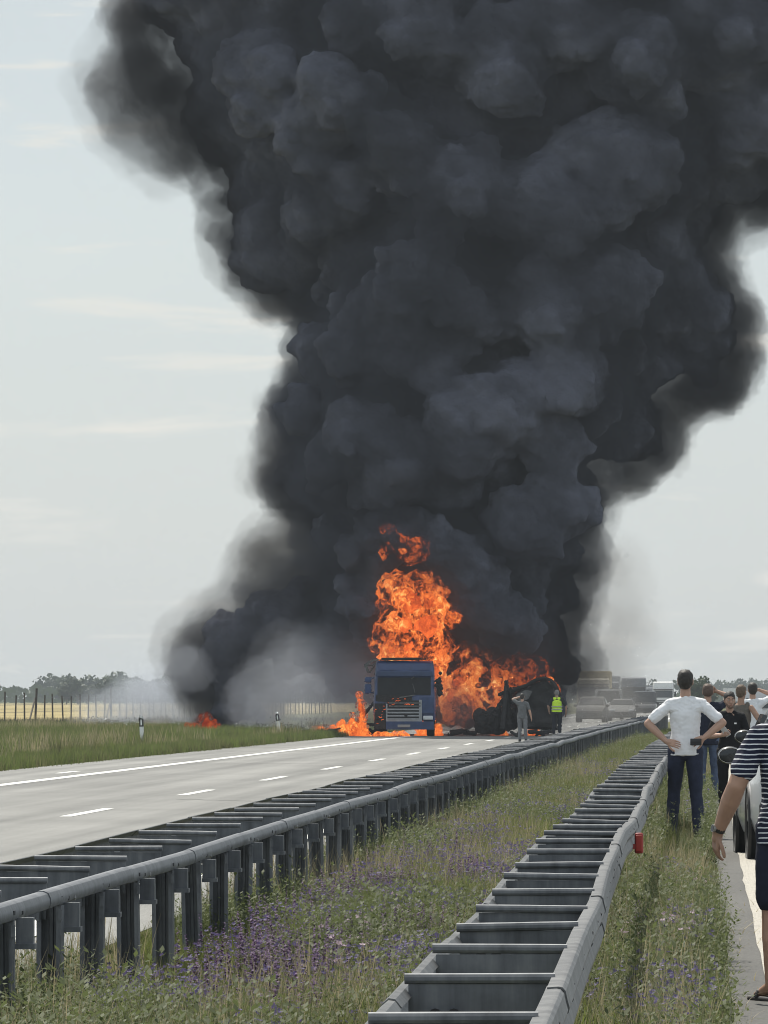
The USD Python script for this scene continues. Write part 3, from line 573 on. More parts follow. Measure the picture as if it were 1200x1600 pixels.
    obj('number_plate', box(.50, .012, .11, (0, -L / 2 - .096, .56)), plate_mat, t)
    if kind != 'van': obj('brake_light', box(.26, .02, .025, (0, -L / 2 + .47, Hh - .085)), lit_red, t)
    return t
white_paint = mat('white_car_paint', (.68, .68, .68), .25, coat_weight=.6)
grey_paint = mat('dark_car_paint', (.03, .032, .036), .25, coat_weight=.6)
silver_paint = mat('silver_car_paint', (.085, .088, .092), .6, .1)
dusty_paint = mat('dusty_paint', (.075, .075, .073), .8)
cx = lambda px, Y: at(px, Y, z=0)
car('white hatchback stopped on the pavement line beside the man in the striped shirt', (1.27, 62.65, 0), 2.2, 4.3, 1.78, 1.38, white_paint)
car('dark grey car with a red brake light, stopped ahead of the white hatchback', (1.53, 79.4, 0), 1.0, 4.5, 1.82, 1.47, grey_paint, 'suv')
x, y, _ = cx(1192, 270); car('white van in the right carriageway ahead of the dark grey car', (x, y, 0), 0, 4.9, 1.9, 1.82, white_paint, 'van')
x, y, _ = cx(925, 400); car('dusty pale car at the front of the queue beyond the burning wreck', (x, y, 0), 178, 4.4, 1.8, 1.62, dusty_paint, 'suv', 'cars queuing beyond the fire')
x, y, _ = cx(972, 425); car('silver car in the inner lane of the queue in front of the dark truck', (x, y, 0), 180, 4.4, 1.8, 1.46, silver_paint, 'hatch', 'cars queuing beyond the fire')
x, y, _ = cx(951, 455); car('grey delivery van in the queue between the two halted cars and the trucks', (x, y, 0), 180, 5.4, 2.05, 2.15, mat('grey_van_paint', (.20, .205, .21), .6), 'van', 'cars queuing beyond the fire')

def lorry(label, loc, rz, cab, roof_h, body=None, body_h=3.9, blen=9.0, W=2.48, vis=True, group='lorries queuing beyond the fire'):
    """A lorry seen from its front, which looks along -y; the load body follows towards +y."""
    t = thing('lorry', label, 'lorry', loc, rz, group)
    rings = []
    for z, fy, w in ((.45, .0, .94), (.9, -.02, .99), (1.35, -.02, 1.0), (1.5, .0, 1.0), (2.45, .20, .985), (roof_h - .45, .32, .975), (roof_h - .12, .55, .95), (roof_h, .95, .90)):
        h = W / 2 * w; d = 2.15
        rings.append(np.array([(-h, fy + .16, z), (-h * .93, fy + .02, z), (0, fy - .05, z), (h * .93, fy + .02, z), (h, fy + .16, z), (h, d, z), (-h, d, z)]))
    obj('cab', loft(rings), cab, t, smooth=30)
    obj('windscreen', loft([np.array([(-W * .46, y - .055 + .03, z), (0, y - .075, z), (W * .46, y - .025, z), (W * .46, y + .05, z), (-W * .46, y + .05, z)]) for y, z in ((.01, 1.55), (.19, 2.38))]), glass_dark, t)
    if vis: obj('sun_visor', rbox(W * .94, .22, .10, .03, (0, .02, 2.52)), black_trim, t, smooth=40)
    for k in range(3): obj('grille_bar', rbox(W * .62, .06, .10, .02, (0, -.07, .78 + .2 * k)), black_trim, t)
    obj('bumper', rbox(W * .98, .30, .42, .08, (0, .02, .52)), dusty_paint, t, smooth=40)
    for s in (-1, 1):
        obj('headlight', rbox(.36, .08, .2, .04, (s * W * .36, -.10, .66)), lamp_glass, t, smooth=40)
        obj('mirror', cat([rbox(.22, .14, .55, .05, (s * (W / 2 + .20), .18, 2.0)), box(.16, .04, .04, (s * (W / 2 + .05), .2, 2.2))]), black_trim, t, smooth=40)
        for y in (1.05, 2.9, blen - 1.0): wheel(t, s * (W / 2 - .16), y, .5, .3)
    if body is not None: obj('load_body', rbox(W, blen, body_h - 1.0, .05, (0, 2.45 + blen / 2, 1.0 + (body_h - 1.0) / 2)), body, t, smooth=40)
    obj('chassis', box(.9, blen + 1.6, .25, (0, blen / 2 + 1.2, .85)), black_trim, t)
    return t
lg = mat('grey_lorry_paint', (.13, .14, .155), .4); lw = mat('white_lorry_paint', (.62, .62, .60), .4); tan = mat('tan_tarpaulin', (.42, .33, .16), .7); tarp = mat('grey_tarpaulin', (.30, .31, .33), .7)
x, y, _ = cx(927, 480); lorry('lorry with a tan load body, half hidden by the edge of the smoke', (x, y, 0), 0, mat('tan_lorry_paint', (.30, .26, .18), .5), 3.0, tan, 3.55)
x, y, _ = cx(990, 625); lorry('dark grey lorry with a high roof in the queue beyond the fire', (x, y, 0), 0, lg, 3.55, None, 3.6)
x, y, _ = cx(1036, 760); lorry('white lorry with a dark windscreen beside the head of the man in white', (x, y, 0), 0, lw, 3.45, tarp, 3.3)
x, y, _ = cx(1013, 980); lorry('small far lorry just visible between the dark and the white lorry', (x, y, 0), 0, lg, 3.1, tarp, 3.4)
x, y, _ = cx(1008, 560); car('dark van in the queue below the white lorry', (x, y, 0), 180, 5.2, 2.0, 2.1, grey_paint, 'van', 'cars queuing beyond the fire')
x, y, _ = cx(950, 700); lorry('dark lorry deep in the queue behind the grey delivery van', (x, y, 0), 0, lg, 3.3, tarp, 3.9)
x, y, _ = cx(1144, 900); lorry('white box lorry far down the right carriageway', (x, y + 10, 0), 180, lw, 2.75, lw, 2.8, 6.0, 2.48, False, None)
x, y, _ = cx(1168, 1050); lorry('grey covered lorry far down the right carriageway ahead of the white van', (x, y + 10, 0), 180, lg, 2.9, tarp, 3.0, 6.0, 2.48, False, None)

# ------------------------------------------------------------------ the burning lorry
x0, y0, _ = cx(632, 256)
bluep = mat('blue_truck_paint', (.018, .040, .120), .36, var=.25, scale=2.5, coat_weight=.4)
char = mat('charred_metal', (.016, .015, .015), .8, var=.6, scale=4.0, bump=.8, bscale=14.0, bdist=.04)
ash = mat('ashen_metal', (.10, .098, .095), .75, var=.5, scale=6.0)
grey_pl = mat('grille_grey', (.27, .28, .29), .45, var=.2, scale=6)
truck = thing('burning_truck', 'blue lorry cab burning on the far carriageway, its left front corner charred', 'truck', (x0, y0, 0), 2.0)
W = 2.48
rings = []
for z, fy, w in ((.62, .02, .985), (1.0, -.02, 1.0), (1.5, -.01, 1.0), (1.62, .02, .995), (2.40, .22, .965), (2.46, .20, .965), (2.62, .24, .96), (2.92, .46, .93), (3.02, .70, .90)):
    h = W / 2 * w; d = 2.2
    rings.append(np.array([(-h, fy + .24, z), (-h * .965, fy + .09, z), (-h * .86, fy + .01, z), (0, fy - .06, z), (h * .86, fy + .01, z), (h * .965, fy + .09, z), (h, fy + .24, z), (h, d, z), (-h, d, z)]))
cab = obj('cab', loft(rings), bluep, truck, smooth=28)
ws = lambda z: .02 + (z - 1.62) / .78 * .20
def curved(xa, xb, z0, z1, lift, th=.04, n=9, yf=None, skew=0.0):
    xs = np.linspace(xa, xb, n); R = []
    for X_ in xs:
        cur = .07 * (X_ / (W / 2)) ** 2 * 1.0 - .06
        f0, f1 = (yf(z0), yf(z1)) if yf else (-.02, -.02)
        R.append(np.array([(X_, f0 + cur - lift, z0 + skew * X_), (X_, f1 + cur - lift, z1), (X_, f1 + cur - lift + th, z1), (X_, f0 + cur - lift + th, z0 + skew * X_)]))
    return loft(R)
obj('windscreen', curved(-1.08, 1.05, 1.66, 2.36, .012, yf=ws), mat('sooty_glass', (.010, .011, .012), .5, spec=.25, var=.5, scale=2.0), truck, smooth=30)
obj('wiper', cat([cyl(.012, [.42, -.03, 1.75], [.30, .12, 2.2], 6)]), ash, truck)
obj('mirror_bracket', cyl(.02, [.28, .10, 2.30], [.38, .06, 2.38], 6), ash, truck)
obj('sun_visor', curved(-1.12, 1.12, 2.42, 2.60, .10, .05, yf=lambda z: .20), mat('visor_blue', (.024, .045, .105), .35, var=.2, scale=3), truck, smooth=30)
obj('roof_panel', curved(-1.00, 1.02, 2.66, 2.90, .025, .05, yf=lambda z: .26 + (z - 2.62) / .3 * .2), bluep, truck, smooth=30)
obj('scorched_panel', curved(-1.15, .30, 1.30, 1.66, .035, .05, skew=-.10), char, truck, smooth=30)
obj('bent_hood_edge', cat([box(.62, .05, .045, (.10, -.12, 1.60), rot(-9, [0, 1, 0]))]), ash, truck)
obj('grille_frame', cat([curved(-.74, .66, .60, .66, .07, .08), curved(-.74, -.68, .60, 1.30, .07, .08, 3), curved(.58, .70, .60, 1.46, .07, .08, 3)]), grey_pl, truck, smooth=30)
obj('grille_back', curved(-.70, .62, .62, 1.44, .03, .05), mat('grille_dark', (.012, .013, .014), .6), truck)
for k in range(6):
    obj('grille_bar', curved(-.72 if k < 4 else -.62, .64, .665 + .128 * k, .725 + .128 * k, .085, .05), grey_pl if k < 4 else ash, truck, smooth=30)
obj('badge', rbox(.13, .04, .13, .02, (.06, -.16, .86)), char, truck)
obj('corner_panel', curved(.70, 1.16, .92, 1.56, .05, .06), mat('corner_blue', (.022, .045, .115), .35, var=.3, scale=4), truck, smooth=30)
obj('corner_panel', curved(-1.20, -.76, .30, 1.32, .05, .06), char, truck, smooth=30)
obj('door_handle_strip', box(.04, .3, .05, (1.235, .8, 1.5)), black_trim, truck)
for s, m_ in ((1, lamp_glass), (-1, char)):
    obj('headlight', rbox(.40, .10, .17, .04, (s * .94, -.06, .74)), m_, truck, smooth=40)
    wheel(truck, s * 1.04, 1.2, .50, .32)
    wheel(truck, s * 1.02, 4.4, .50, .5)
obj('bumper', cat([curved(-.74, 1.18, .27, .60, .07, .12)]), mat('bumper_blue', (.024, .046, .115), .4, var=.3, scale=3), truck, smooth=30)
obj('number_plate', box(.50, .012, .10, (-.02, -.225, .42)), mat('sooty_plate', (.26, .26, .25), .6), truck)
obj('mirror', cat([rbox(.26, .16, .40, .05, (-1.46, .18, 1.90)), rbox(.26, .16, .22, .05, (-1.46, .18, 2.26)), cyl(.02, [-1.2, .2, 2.34], [-1.46, .2, 2.32], 6), cyl(.02, [-1.2, .2, 1.74], [-1.46, .2, 1.76], 6)]), mat('mirror_blue', (.02, .045, .125), .4), truck, smooth=40)
rr = np.random.default_rng(77)
def ragged(n, lo, hi, size, seed):
    """Twisted burnt sheet metal and struts, joined into one wreck."""
    rng = np.random.default_rng(seed); ms = []
    for _ in range(n):
        c = rng.uniform(lo, hi); b = box(*(rng.uniform(.25, 1, 3) * size * np.array([1, .5, .35]))); b.apply_transform(trimesh.transformations.random_rotation_matrix(rng.random(3))); b.apply_translation(c); ms.append(b)
    return cat(ms)
obj('mirror', fleshed([ell((1.40 + rr.normal(0, .07), .2 + rr.normal(0, .05), 2.05 + rr.normal(0, .18)), rr.uniform(.06, .12), 8) for _ in range(12)] + [bone(V3(1.2, .2, 2.2), .03, V3(1.42, .2, 2.15), .05, 8), bone(V3(1.36, .2, 1.8), .05, V3(1.44, .2, 2.3), .05, 8)], .06, 1), char, truck)
rack = [cyl(.03, [-1.0, .75, 3.06], [.85, .72, 3.10], 7), cyl(.028, [-.95, 1.4, 3.12], [.5, 1.4, 3.14], 7), box(1.5, .10, .07, (-.1, .62, 3.10), rot(-2, [0, 1, 0])), cyl(.03, [-.7, .7, 3.0], [-.7, 1.4, 3.12], 6), cyl(.03, [.55, .7, 3.0], [.55, 1.4, 3.12], 6)]
obj('roof_rack', cat(rack), char, truck)
obj('torn_deflector', cat([prism([(-1.50, 2.55), (-1.62, 2.86), (-1.35, 3.06), (-1.0, 3.10), (-1.05, 3.04), (-1.34, 2.98), (-1.50, 2.82), (-1.40, 2.55)], .5, .56), cyl(.025, [-1.40, .5, 2.55], [-1.16, .5, 2.96], 6), cyl(.02, [-1.56, .5, 2.84], [-1.2, .6, 2.84], 6)]), ash, truck)
em = np.random.default_rng(61); shards = []
for _ in range(26):
    a = (em.uniform(-.62, .40), -.14 + em.normal(0, .012), em.choice([1.50, 1.42, 1.36, 1.28, 1.22]) + em.normal(0, .012)) if em.random() < .7 else (em.uniform(-1.2, -.78), -.10, em.uniform(.5, 1.45))
    b = box(em.uniform(.03, .12), .03, em.uniform(.012, .03)); b.apply_transform(rot(em.uniform(-25, 25), [0, 1, 0])); b.apply_translation(a); shards.append(b)
tag(obj('embers', cat(shards), mat('ember_glow', (.3, .05, .01), .8, emission_color=(1.0, .16, .03), emission_strength=.45), truck), kind='stuff')
obj('chassis', cat([box(.9, 9.0, .28, (0, 5.4, .9)), box(2.3, .2, .5, (0, 2.5, .8))]), char, truck)
obj('underrun', box(2.2, .2, .2, (.1, .6, .38)), char, truck)

# ------------------------------------------------------------------ the second wreck and the debris
x1, y1, _ = cx(828, 257.5)
wreck = thing('burnt_wreck', 'burnt out vehicle shell with a curved roof frame right of the blue truck', 'wreck', (x1, y1, 0), 0)
q = lambda px, py, d=0.0: V3((px - 828) * .0262, d, H - (py - VY) * .0262)
shell = [[(808, 1136), (806, 1090), (818, 1078), (840, 1068), (852, 1064), (862, 1072), (868, 1090), (868, 1138)]]
P2 = [(float(q(a, b)[0]), float(q(a, b)[2])) for a, b in shell[0]]
sh_ = prism(P2, .0, 2.6).subdivide_to_size(.18)
Vs = np.array(sh_.vertices); sh_.vertices = Vs + (np.stack([noise(Vs / .28, 4), noise(Vs / .28, 5), noise(Vs / .28, 6)], 1) - .5) * .16
obj('shell', sh_, char, wreck)
roofp = [(798, 1082), (806, 1076), (818, 1073), (828, 1068), (838, 1062), (850, 1060), (860, 1064), (868, 1076), (872, 1088)]
for d in (-.15, 1.2, 2.6): obj('roof_arch', cat([cyl(.07, q(*roofp[i], d), q(*roofp[i + 1], d), 7) for i in range(len(roofp) - 1)]), char, wreck)
for a, b, r in (((786, 1138), (792, 1072), .10), ((797, 1136), (791, 1064), .09), ((791, 1064), (800, 1098), .07), ((780, 1086), (800, 1076), .06), ((776, 1110), (790, 1088), .07), ((800, 1098), (830, 1088), .08), ((775, 1136), (782, 1100), .10), ((755, 1112), (780, 1118), .05), ((760, 1118), (776, 1108), .04)):
    obj('strut', cyl(r, q(*a, rr.uniform(-.3, .3)), q(*b, rr.uniform(-.3, .3)), 7), char, wreck)
eng = fleshed([ell(q(rr.uniform(748, 805), rr.uniform(1116, 1136), rr.uniform(.2, 1.2)), rr.uniform(.2, .42), 8) for _ in range(22)], .12, 1, .05, .15, 3)
obj('engine', eng, char, wreck)
obj('torn_sheet', prism([(float(q(a, b)[0]), float(q(a, b)[2])) for a, b in ((806, 1086), (822, 1078), (832, 1080), (826, 1092), (812, 1098))], -.28, -.24), ash, wreck)
def debris(label, px, Y, n, w, h, seed, long=0.0):
    x, y, _ = cx(px, Y); rng = np.random.default_rng(seed)
    t = thing('debris', label, 'debris', (x, y, 0), 0)
    ms = [bone(V3(rng.uniform(-w, w), rng.uniform(-.4, .4), rng.uniform(.03, h)), rng.uniform(.03, .08), V3(rng.uniform(-w, w), rng.uniform(-.4, .4), rng.uniform(.03, h)), rng.uniform(.02, .06), 7) for _ in range(n)]
    if long: ms.append(bone(V3(-w, 0, .05), .08, V3(w, .4, long), .05, 7))
    obj('scrap', fleshed(ms, .1, 1), char, t)
debris('heap of charred scrap lying in the flames left of the truck', 545, 258, 14, 1.3, .35, 3)
debris('long burnt beam leaning up towards the truck from the left', 572, 259, 4, .75, .5, 4, 1.9)
debris('twisted black scrap on the road right of the truck', 727, 258, 9, .7, .28, 5)
debris('small charred lump on the road by the feet of the man in grey', 806, 250, 4, .2, .25, 6)
debris('burnt fender lying under the wreck near the man in the vest', 845, 256, 6, .5, .3, 7)

# ------------------------------------------------------------------ delineators and the wire fence
def delineator(label, px, Y, rz, lean):
    x, y, _ = cx(px, Y); t = thing('delineator_post', label, 'road post', (x, y, 0), rz, 'roadside marker posts')
    M = rot(lean, [0, 1, 0])
    body = prism([(-.06, 0), (.06, 0), (.06, .94), (-.06, 1.03)], -.05, .05); body.apply_transform(M); obj('post', body, mat('white_plastic_%d' % px, (.72, .73, .74), .45), t)
    bandm = prism([(-.064, .66), (.064, .66), (.064, .90), (-.064, .95)], -.054, .054); bandm.apply_transform(M); bd = obj('black_band', bandm, black_trim, t)
    rf = box(.045, .008, .17, (0, -.058, .79)); rf.apply_transform(M); obj('reflector', rf, mat('white_reflector_%d' % px, (.75, .76, .78), .2), bd)
delineator('white marker post with a black band before the white smoke', 223, 196, 0, -3)
delineator('small white marker post near the fire left of the truck', 437, 246, 0, -6)
post_m = mat('weathered_wood', (.075, .062, .05), .9, var=.3, scale=6)
wire_m = mat('fence_wire', (.10, .10, .10), .5, .5)
fence = thing('wire_fence', 'wire fence of dark posts along the edge of the dry field', 'fence', (0, 0, 0))
fr = np.random.default_rng(9); Yf = [322.0]
while Yf[-1] < 640: Yf.append(Yf[-1] + 5.2)
prev = None
for k, y in enumerate(Yf):
    x = -37.4 + fr.normal(0, .05); h = 1.72 + fr.normal(0, .06) + (.45 if k in (7, 16) else 0)
    m = cyl(.045 if k not in (7, 16) else .065, [x, y, 0], [x + fr.normal(0, .04), y, h], 7); obj('post', m, post_m, fence)
    if k in (7, 16): obj('brace', cyl(.05, [x, y, 1.5], [x - .1, y - 2.6, .0], 6), post_m, fence)
    if prev is not None:
        for z in (.35, .75, 1.15, 1.55): obj('wire', cyl(.009, [prev, Yf[k - 1], z], [x, y, z], 4), wire_m, fence)
    prev = x
# ------------------------------------------------------------------ vegetation
def leaf_material(name, c, var=.35, trans=.35, scale=.5):
    c = np.array(c, float)
    return usdkit.material(stage, '/World/Looks/' + name, {
        'o': ('object_info', {}), 'g': ('geometry', {}), 'n': ('noise_texture', {'scale': scale, 'detail': 4.0, 'roughness': 0.6}),
        'wn': ('math', {'math_type': 'multiply_add', 'value2': .6, 'value3': 0.0}), 'w2': ('math', {'math_type': 'multiply', 'value2': .45}),
        'r': ('rgb_ramp', {'ramp': [(0.12, tuple(c * (1 - var))), (0.5, tuple(c)), (0.85, tuple(c * (1 + var) + np.array([.018, .012, .0])))]}),
        'd': ('principled_bsdf', {'roughness': 0.6, 'specular_ior_level': 0.25}), 't': ('translucent_bsdf', {}), 'm': ('mix_closure', {'fac': trans})},
        [('g.position', 'n.vector'), ('n.fac', 'w2.value1'), ('g.random_per_island', 'wn.value1'), ('w2.value', 'wn.value3'), ('wn.value', 'r.fac'), ('r.color', 'd.base_color'), ('r.color', 't.color'),
         ('d.BSDF', 'm.closure1'), ('t.BSDF', 'm.closure2')], surface='m.closure')

def blade(rng, h, w, lean, base, curl=.5, seg=3):
    a = rng.uniform(0, 2 * np.pi); d = np.array([math.cos(a), math.sin(a), 0]); s = np.array([-d[1], d[0], 0])
    V = []
    for i in range(seg + 1):
        t = i / seg
        p = np.array(base) + np.array([0, 0, h * (t - curl * .25 * lean * t * t)]) + d * lean * h * t ** 1.8
        ww = w * (1 - t ** 1.6) * .5 if i < seg else 0
        V += [p - s * ww, p + s * ww] if i < seg else [p]
    F = []
    for i in range(seg - 1): F += [[2 * i, 2 * i + 1, 2 * i + 3], [2 * i, 2 * i + 3, 2 * i + 2]]
    F.append([2 * seg - 2, 2 * seg - 1, 2 * seg])
    return V, F
def join(parts):
    V, F, n = [], [], 0
    for v, f in parts:
        V += list(v); F += [[i + n for i in t] for t in f]; n += len(v)
    return trimesh.Trimesh(np.array(V), np.array(F), process=False)
def tuft(seed, n, h, w, spread, lean=(.15, .7)):
    rng = np.random.default_rng(seed)
    return join([blade(rng, h * rng.uniform(.45, 1.1), w * rng.uniform(.7, 1.3), rng.uniform(*lean), (rng.normal(0, spread), rng.normal(0, spread), -.02)) for _ in range(n)])
def leafy(seed, n, h, size, spread):
    """A low weed: leaves set along a few stems."""
    rng = np.random.default_rng(seed); parts = []
    for _ in range(max(3, n // 7)):
        a = rng.uniform(0, 6.28); top = np.array([math.cos(a) * spread * rng.uniform(.2, 1), math.sin(a) * spread * rng.uniform(.2, 1), h * rng.uniform(.6, 1.1)])
        parts.append(blade(rng, top[2], .006, .2, (top[0] * .4, top[1] * .4, 0), seg=2))
        for k in range(7):
            t = rng.uniform(.15, 1); p = top * [.4 + .6 * t, .4 + .6 * t, t]; b = rng.uniform(0, 6.28); L = size * rng.uniform(.6, 1.2)
            d = np.array([math.cos(b), math.sin(b), rng.uniform(-.1, .9)]); d /= np.linalg.norm(d); s = np.cross(d, [0, 0, 1.0]); s /= np.linalg.norm(s) + 1e-9
            parts.append(([p, p + d * L * .5 + s * L * .22, p + d * L, p + d * L * .5 - s * L * .22], [[0, 1, 2], [0, 2, 3]]))
    return join(parts)
def spike(seed, h, r, n):
    """A flower spike: small petals whorled round the upper part of a stem."""
    rng = np.random.default_rng(seed); parts = []
    lean = rng.normal(0, .07, 2)
    for _ in range(n):
        t = rng.uniform(.42, 1); p = np.array([lean[0] * t * h, lean[1] * t * h, h * t]); a = rng.uniform(0, 6.28); R = r * (1.15 - t) * 1.8 + r * .3
        d = np.array([math.cos(a), math.sin(a), rng.uniform(.0, .6)]); s = np.array([-d[1], d[0], 0]); L = R * rng.uniform(.7, 1.3)
        parts.append(([p - s * L * .3, p + s * L * .3, p + d * L + s * L * .35, p + d * L - s * L * .35], [[0, 1, 2], [0, 2, 3]]))
    return join(parts), join([blade(rng, h * .98, .006, .05, (0, 0, 0), seg=2)])
def blossom(seed, n, r, h, spread):
    rng = np.random.default_rng(seed); parts = []
    for _ in range(n):
        c = np.array([rng.normal(0, spread), rng.normal(0, spread), h * rng.uniform(.6, 1.1)]); up = np.array([rng.normal(0, .5), -.5 + rng.normal(0, .4), 1.0]); up /= np.linalg.norm(up)
        u = np.cross(up, [1, 0, 0]); u /= np.linalg.norm(u); v = np.cross(up, u)
        for k in range(5):
            a = 2 * np.pi * k / 5 + rng.uniform(0, .3); b = a + .55; d1 = u * math.cos(a - .5) + v * math.sin(a - .5); d2 = u * math.cos(b) + v * math.sin(b)
            parts.append(([c, c + d1 * r * .8 + up * r * .25, c + (d1 + d2) * r * .6 + up * r * .35, c + d2 * r * .8 + up * r * .25], [[0, 1, 2], [0, 2, 3]]))
    return join(parts)

def scatter(name, label, category, protos, pts, yaw, scl, idx):
    """Uncountable growth: one PointInstancer whose models are its children. protos: list of [(part name, mesh, material), ...]."""
    p = path(name)
    pi = UsdGeom.PointInstancer.Define(stage, p)
    rel = pi.CreatePrototypesRel()
    for parts in protos:
        x = UsdGeom.Xform.Define(stage, path('model', p))
        for nm, m, mt in parts: obj(nm, m, mt, x)
        rel.AddTarget(x.GetPath())
    n = len(pts)
    q = np.zeros((n, 4), np.float32); q[:, 0] = np.cos(yaw / 2); q[:, 3] = np.sin(yaw / 2)
    pi.CreatePositionsAttr(Vt.Vec3fArray.FromNumpy(np.asarray(pts, np.float32)))
    pi.CreateOrientationsAttr(Vt.QuathArray([Gf.Quath(float(a[0]), 0, 0, float(a[3])) for a in q]))
    pi.CreateScalesAttr(Vt.Vec3fArray.FromNumpy(np.repeat(np.asarray(scl, np.float32)[:, None], 3, 1)))
    pi.CreateProtoIndicesAttr(Vt.IntArray.FromNumpy(np.asarray(idx, np.int32)))
    tag(pi, label, category, kind='stuff')
    return pi

grass_a = leaf_material('grass_green', (.225, .27, .07), .6, .5)
grass_b = leaf_material('grass_dull', (.22, .225, .10), .55, .5)
straw = leaf_material('grass_straw', (.46, .40, .25), .35, .4)
weed = leaf_material('weed_leaf', (.195, .235, .095), .6, .45)
violet = leaf_material('purple_petals', (.18, .09, .23), .35, .3)
blue = leaf_material('blue_petals', (.155, .125, .29), .3, .3)
pink = leaf_material('pink_petals', (.62, .47, .57), .25, .3)
whitep = leaf_material('white_petals', (.7, .68, .62), .2, .3)

vr = np.random.default_rng(21)
def area(n, y0, y1, xl, xr, power=1.0):
    """n random points, denser near the viewer; xl, xr are functions of y or numbers."""
    t = vr.random(n) ** power; y = y0 * (y1 / y0) ** t
    L = np.array([xl(v) if callable(xl) else xl for v in y]) + (0 if callable(xl) else bend(y)); R = np.array([xr(v) if callable(xr) else xr for v in y]) + (0 if callable(xr) else bend(y))
    return np.stack([L + (R - L) * vr.random(n), y, np.zeros(n)], 1)
def patchy(P, size, lo, hi, seed):
    v = noise(np.stack([P[:, 0] / size[0], P[:, 1] / size[1], P[:, 0] * 0 + seed * 1.7], 1), seed)
    return vr.random(len(P)) < np.clip((v - lo) / (hi - lo), 0, 1)

tufts = [[('blades', tuft(i, 44, .25 + .05 * (i % 3), .008, .08), (grass_a, grass_b)[i % 2])] for i in range(5)]
thin = [[('blades', tuft(30 + i, 16, .46, .006, .05, (.1, .4)), straw)] for i in range(3)]
weeds = [[('leaves', leafy(40 + i, 84, .26 + .04 * i, .036, .13), weed)] for i in range(4)]
verge_l, verge_r = -3.55, .10
A = area(21000, 20, 260, verge_l, verge_r)
keep = ~((A[:, 0] > -1.05 + bend(A[:, 1])) & (A[:, 0] < -.52 + bend(A[:, 1])) & (A[:, 1] < 24)) & ~(patchy(A, (.9, 5.0), .60, .70, 5) & (A[:, 1] < 48))
A = A[keep]
def trodden(P):
    """Lower plants where the man in the white t-shirt has trodden them down."""
    return np.where((P[:, 0] > -.42) & (P[:, 0] < .03) & (P[:, 1] > 56) & (P[:, 1] < 72), .32, 1.0)
tall = .75 + .55 * noise(np.stack([A[:, 0] / 1.1, A[:, 1] / 6, A[:, 0] * 0], 1), 3)
edge = np.clip((verge_r + bend(A[:, 1]) - A[:, 0]) / .55, .30, 1) * np.where(A[:, 0] < -2.35 + bend(A[:, 1]), .5, 1)
scatter('grass', 'green grass growing between the two guardrails and along the pavement', 'grass', tufts, A, vr.uniform(0, 6.28, len(A)), trodden(A) * tall * edge * vr.uniform(.7, 1.2, len(A)) * np.where(A[:, 1] > 120, 1.25, 1.0), vr.integers(0, 5, len(A)))
B = area(6500, 20, 200, verge_l, verge_r - .1); B = B[patchy(B, (1.2, 8.0), .36, .62, 9)]
scatter('dry_grass', 'thin straw-coloured grass stalks standing among the green grass of the verge', 'grass', thin, B, vr.uniform(0, 6.28, len(B)), trodden(B) * vr.uniform(.6, 1.1, len(B)), vr.integers(0, 3, len(B)))
C = area(26000, 20, 220, verge_l + .3, verge_r); C = C[patchy(C, (.9, 5.0), .33, .60, 13)]
scatter('weeds', 'low leafy weeds covering the verge between the guardrails', 'weeds', weeds, C, vr.uniform(0, 6.28, len(C)), trodden(C) * vr.uniform(.6, 1.25, len(C)), vr.integers(0, 4, len(C)))
def at_patches(patches, z=0.25):
    """Points spread about photo pixels of flower patches: (px, py, width in pixels, number)."""
    P = []
    for px, py, w, n in patches:
        Y = (H - z) * FPX / (py - VY); X = (px - VX) * Y / FPX; sx = w * Y / FPX / 2
        P.append(np.stack([vr.normal(X, sx * .6, n), vr.normal(Y, Y * .022, n), np.zeros(n)], 1))
    P = np.vstack(P); return P[(P[:, 0] > verge_l + .7 + bend(P[:, 1])) & (P[:, 0] < .02 + bend(P[:, 1]))]
sp = [spike(60 + i, .38, .014, 90) for i in range(4)]
S = at_patches([(560, 1395, 170, 130), (600, 1380, 120, 80), (735, 1365, 80, 90), (470, 1450, 300, 40), (700, 1450, 200, 50), (350, 1490, 260, 25), (545, 1500, 120, 50), (500, 1470, 90, 30), (410, 1500, 110, 44), (440, 1480, 160, 24), (480, 1560, 120, 30), (520, 1415, 100, 40), (660, 1340, 120, 50), (400, 1440, 80, 16), (310, 1560, 90, 14),
                (420, 1560, 90, 12), (640, 1450, 150, 24), (1000, 1440, 30, 5), (800, 1290, 160, 40), (730, 1320, 120, 30), (350, 1520, 120, 20)])
scatter('purple_sage', 'purple spiky wild sage flowering in the grass between the guardrails', 'wildflowers', [[('petals', a, violet), ('stem', b, weed)] for a, b in sp], S, vr.uniform(0, 6.28, len(S)), vr.uniform(.6, 1.05, len(S)), vr.integers(0, 4, len(S)))
bl = [blossom(80 + i, 13, .0115, .26, .06) for i in range(3)]
S = np.vstack([area(3200, 22, 150, -2.6, -1.0), area(500, 24, 90, -.3, .0), at_patches([(160, 1530, 50, 22), (230, 1545, 70, 24), (290, 1555, 50, 16), (130, 1575, 40, 10), (720, 1440, 140, 160), (690, 1490, 150, 160), (780, 1300, 140, 150), (620, 1540, 120, 110), (760, 1370, 140, 150), (820, 1330, 120, 120), (560, 1570, 140, 90), (660, 1400, 160, 110), (950, 1540, 16, 8)])])
S = S[patchy(S, (.8, 4.0), .30, .6, 17)]; S = S[trodden(S) > .5]
scatter('blue_wildflowers', 'small blue-violet wildflowers dotted through the verge weeds', 'wildflowers', [[('petals', a, blue)] for a in bl], S, vr.uniform(0, 6.28, len(S)), vr.uniform(.6, 1.2, len(S)), vr.integers(0, 3, len(S)))
pk = [blossom(90 + i, 2, .017, .30, .07) for i in range(3)]
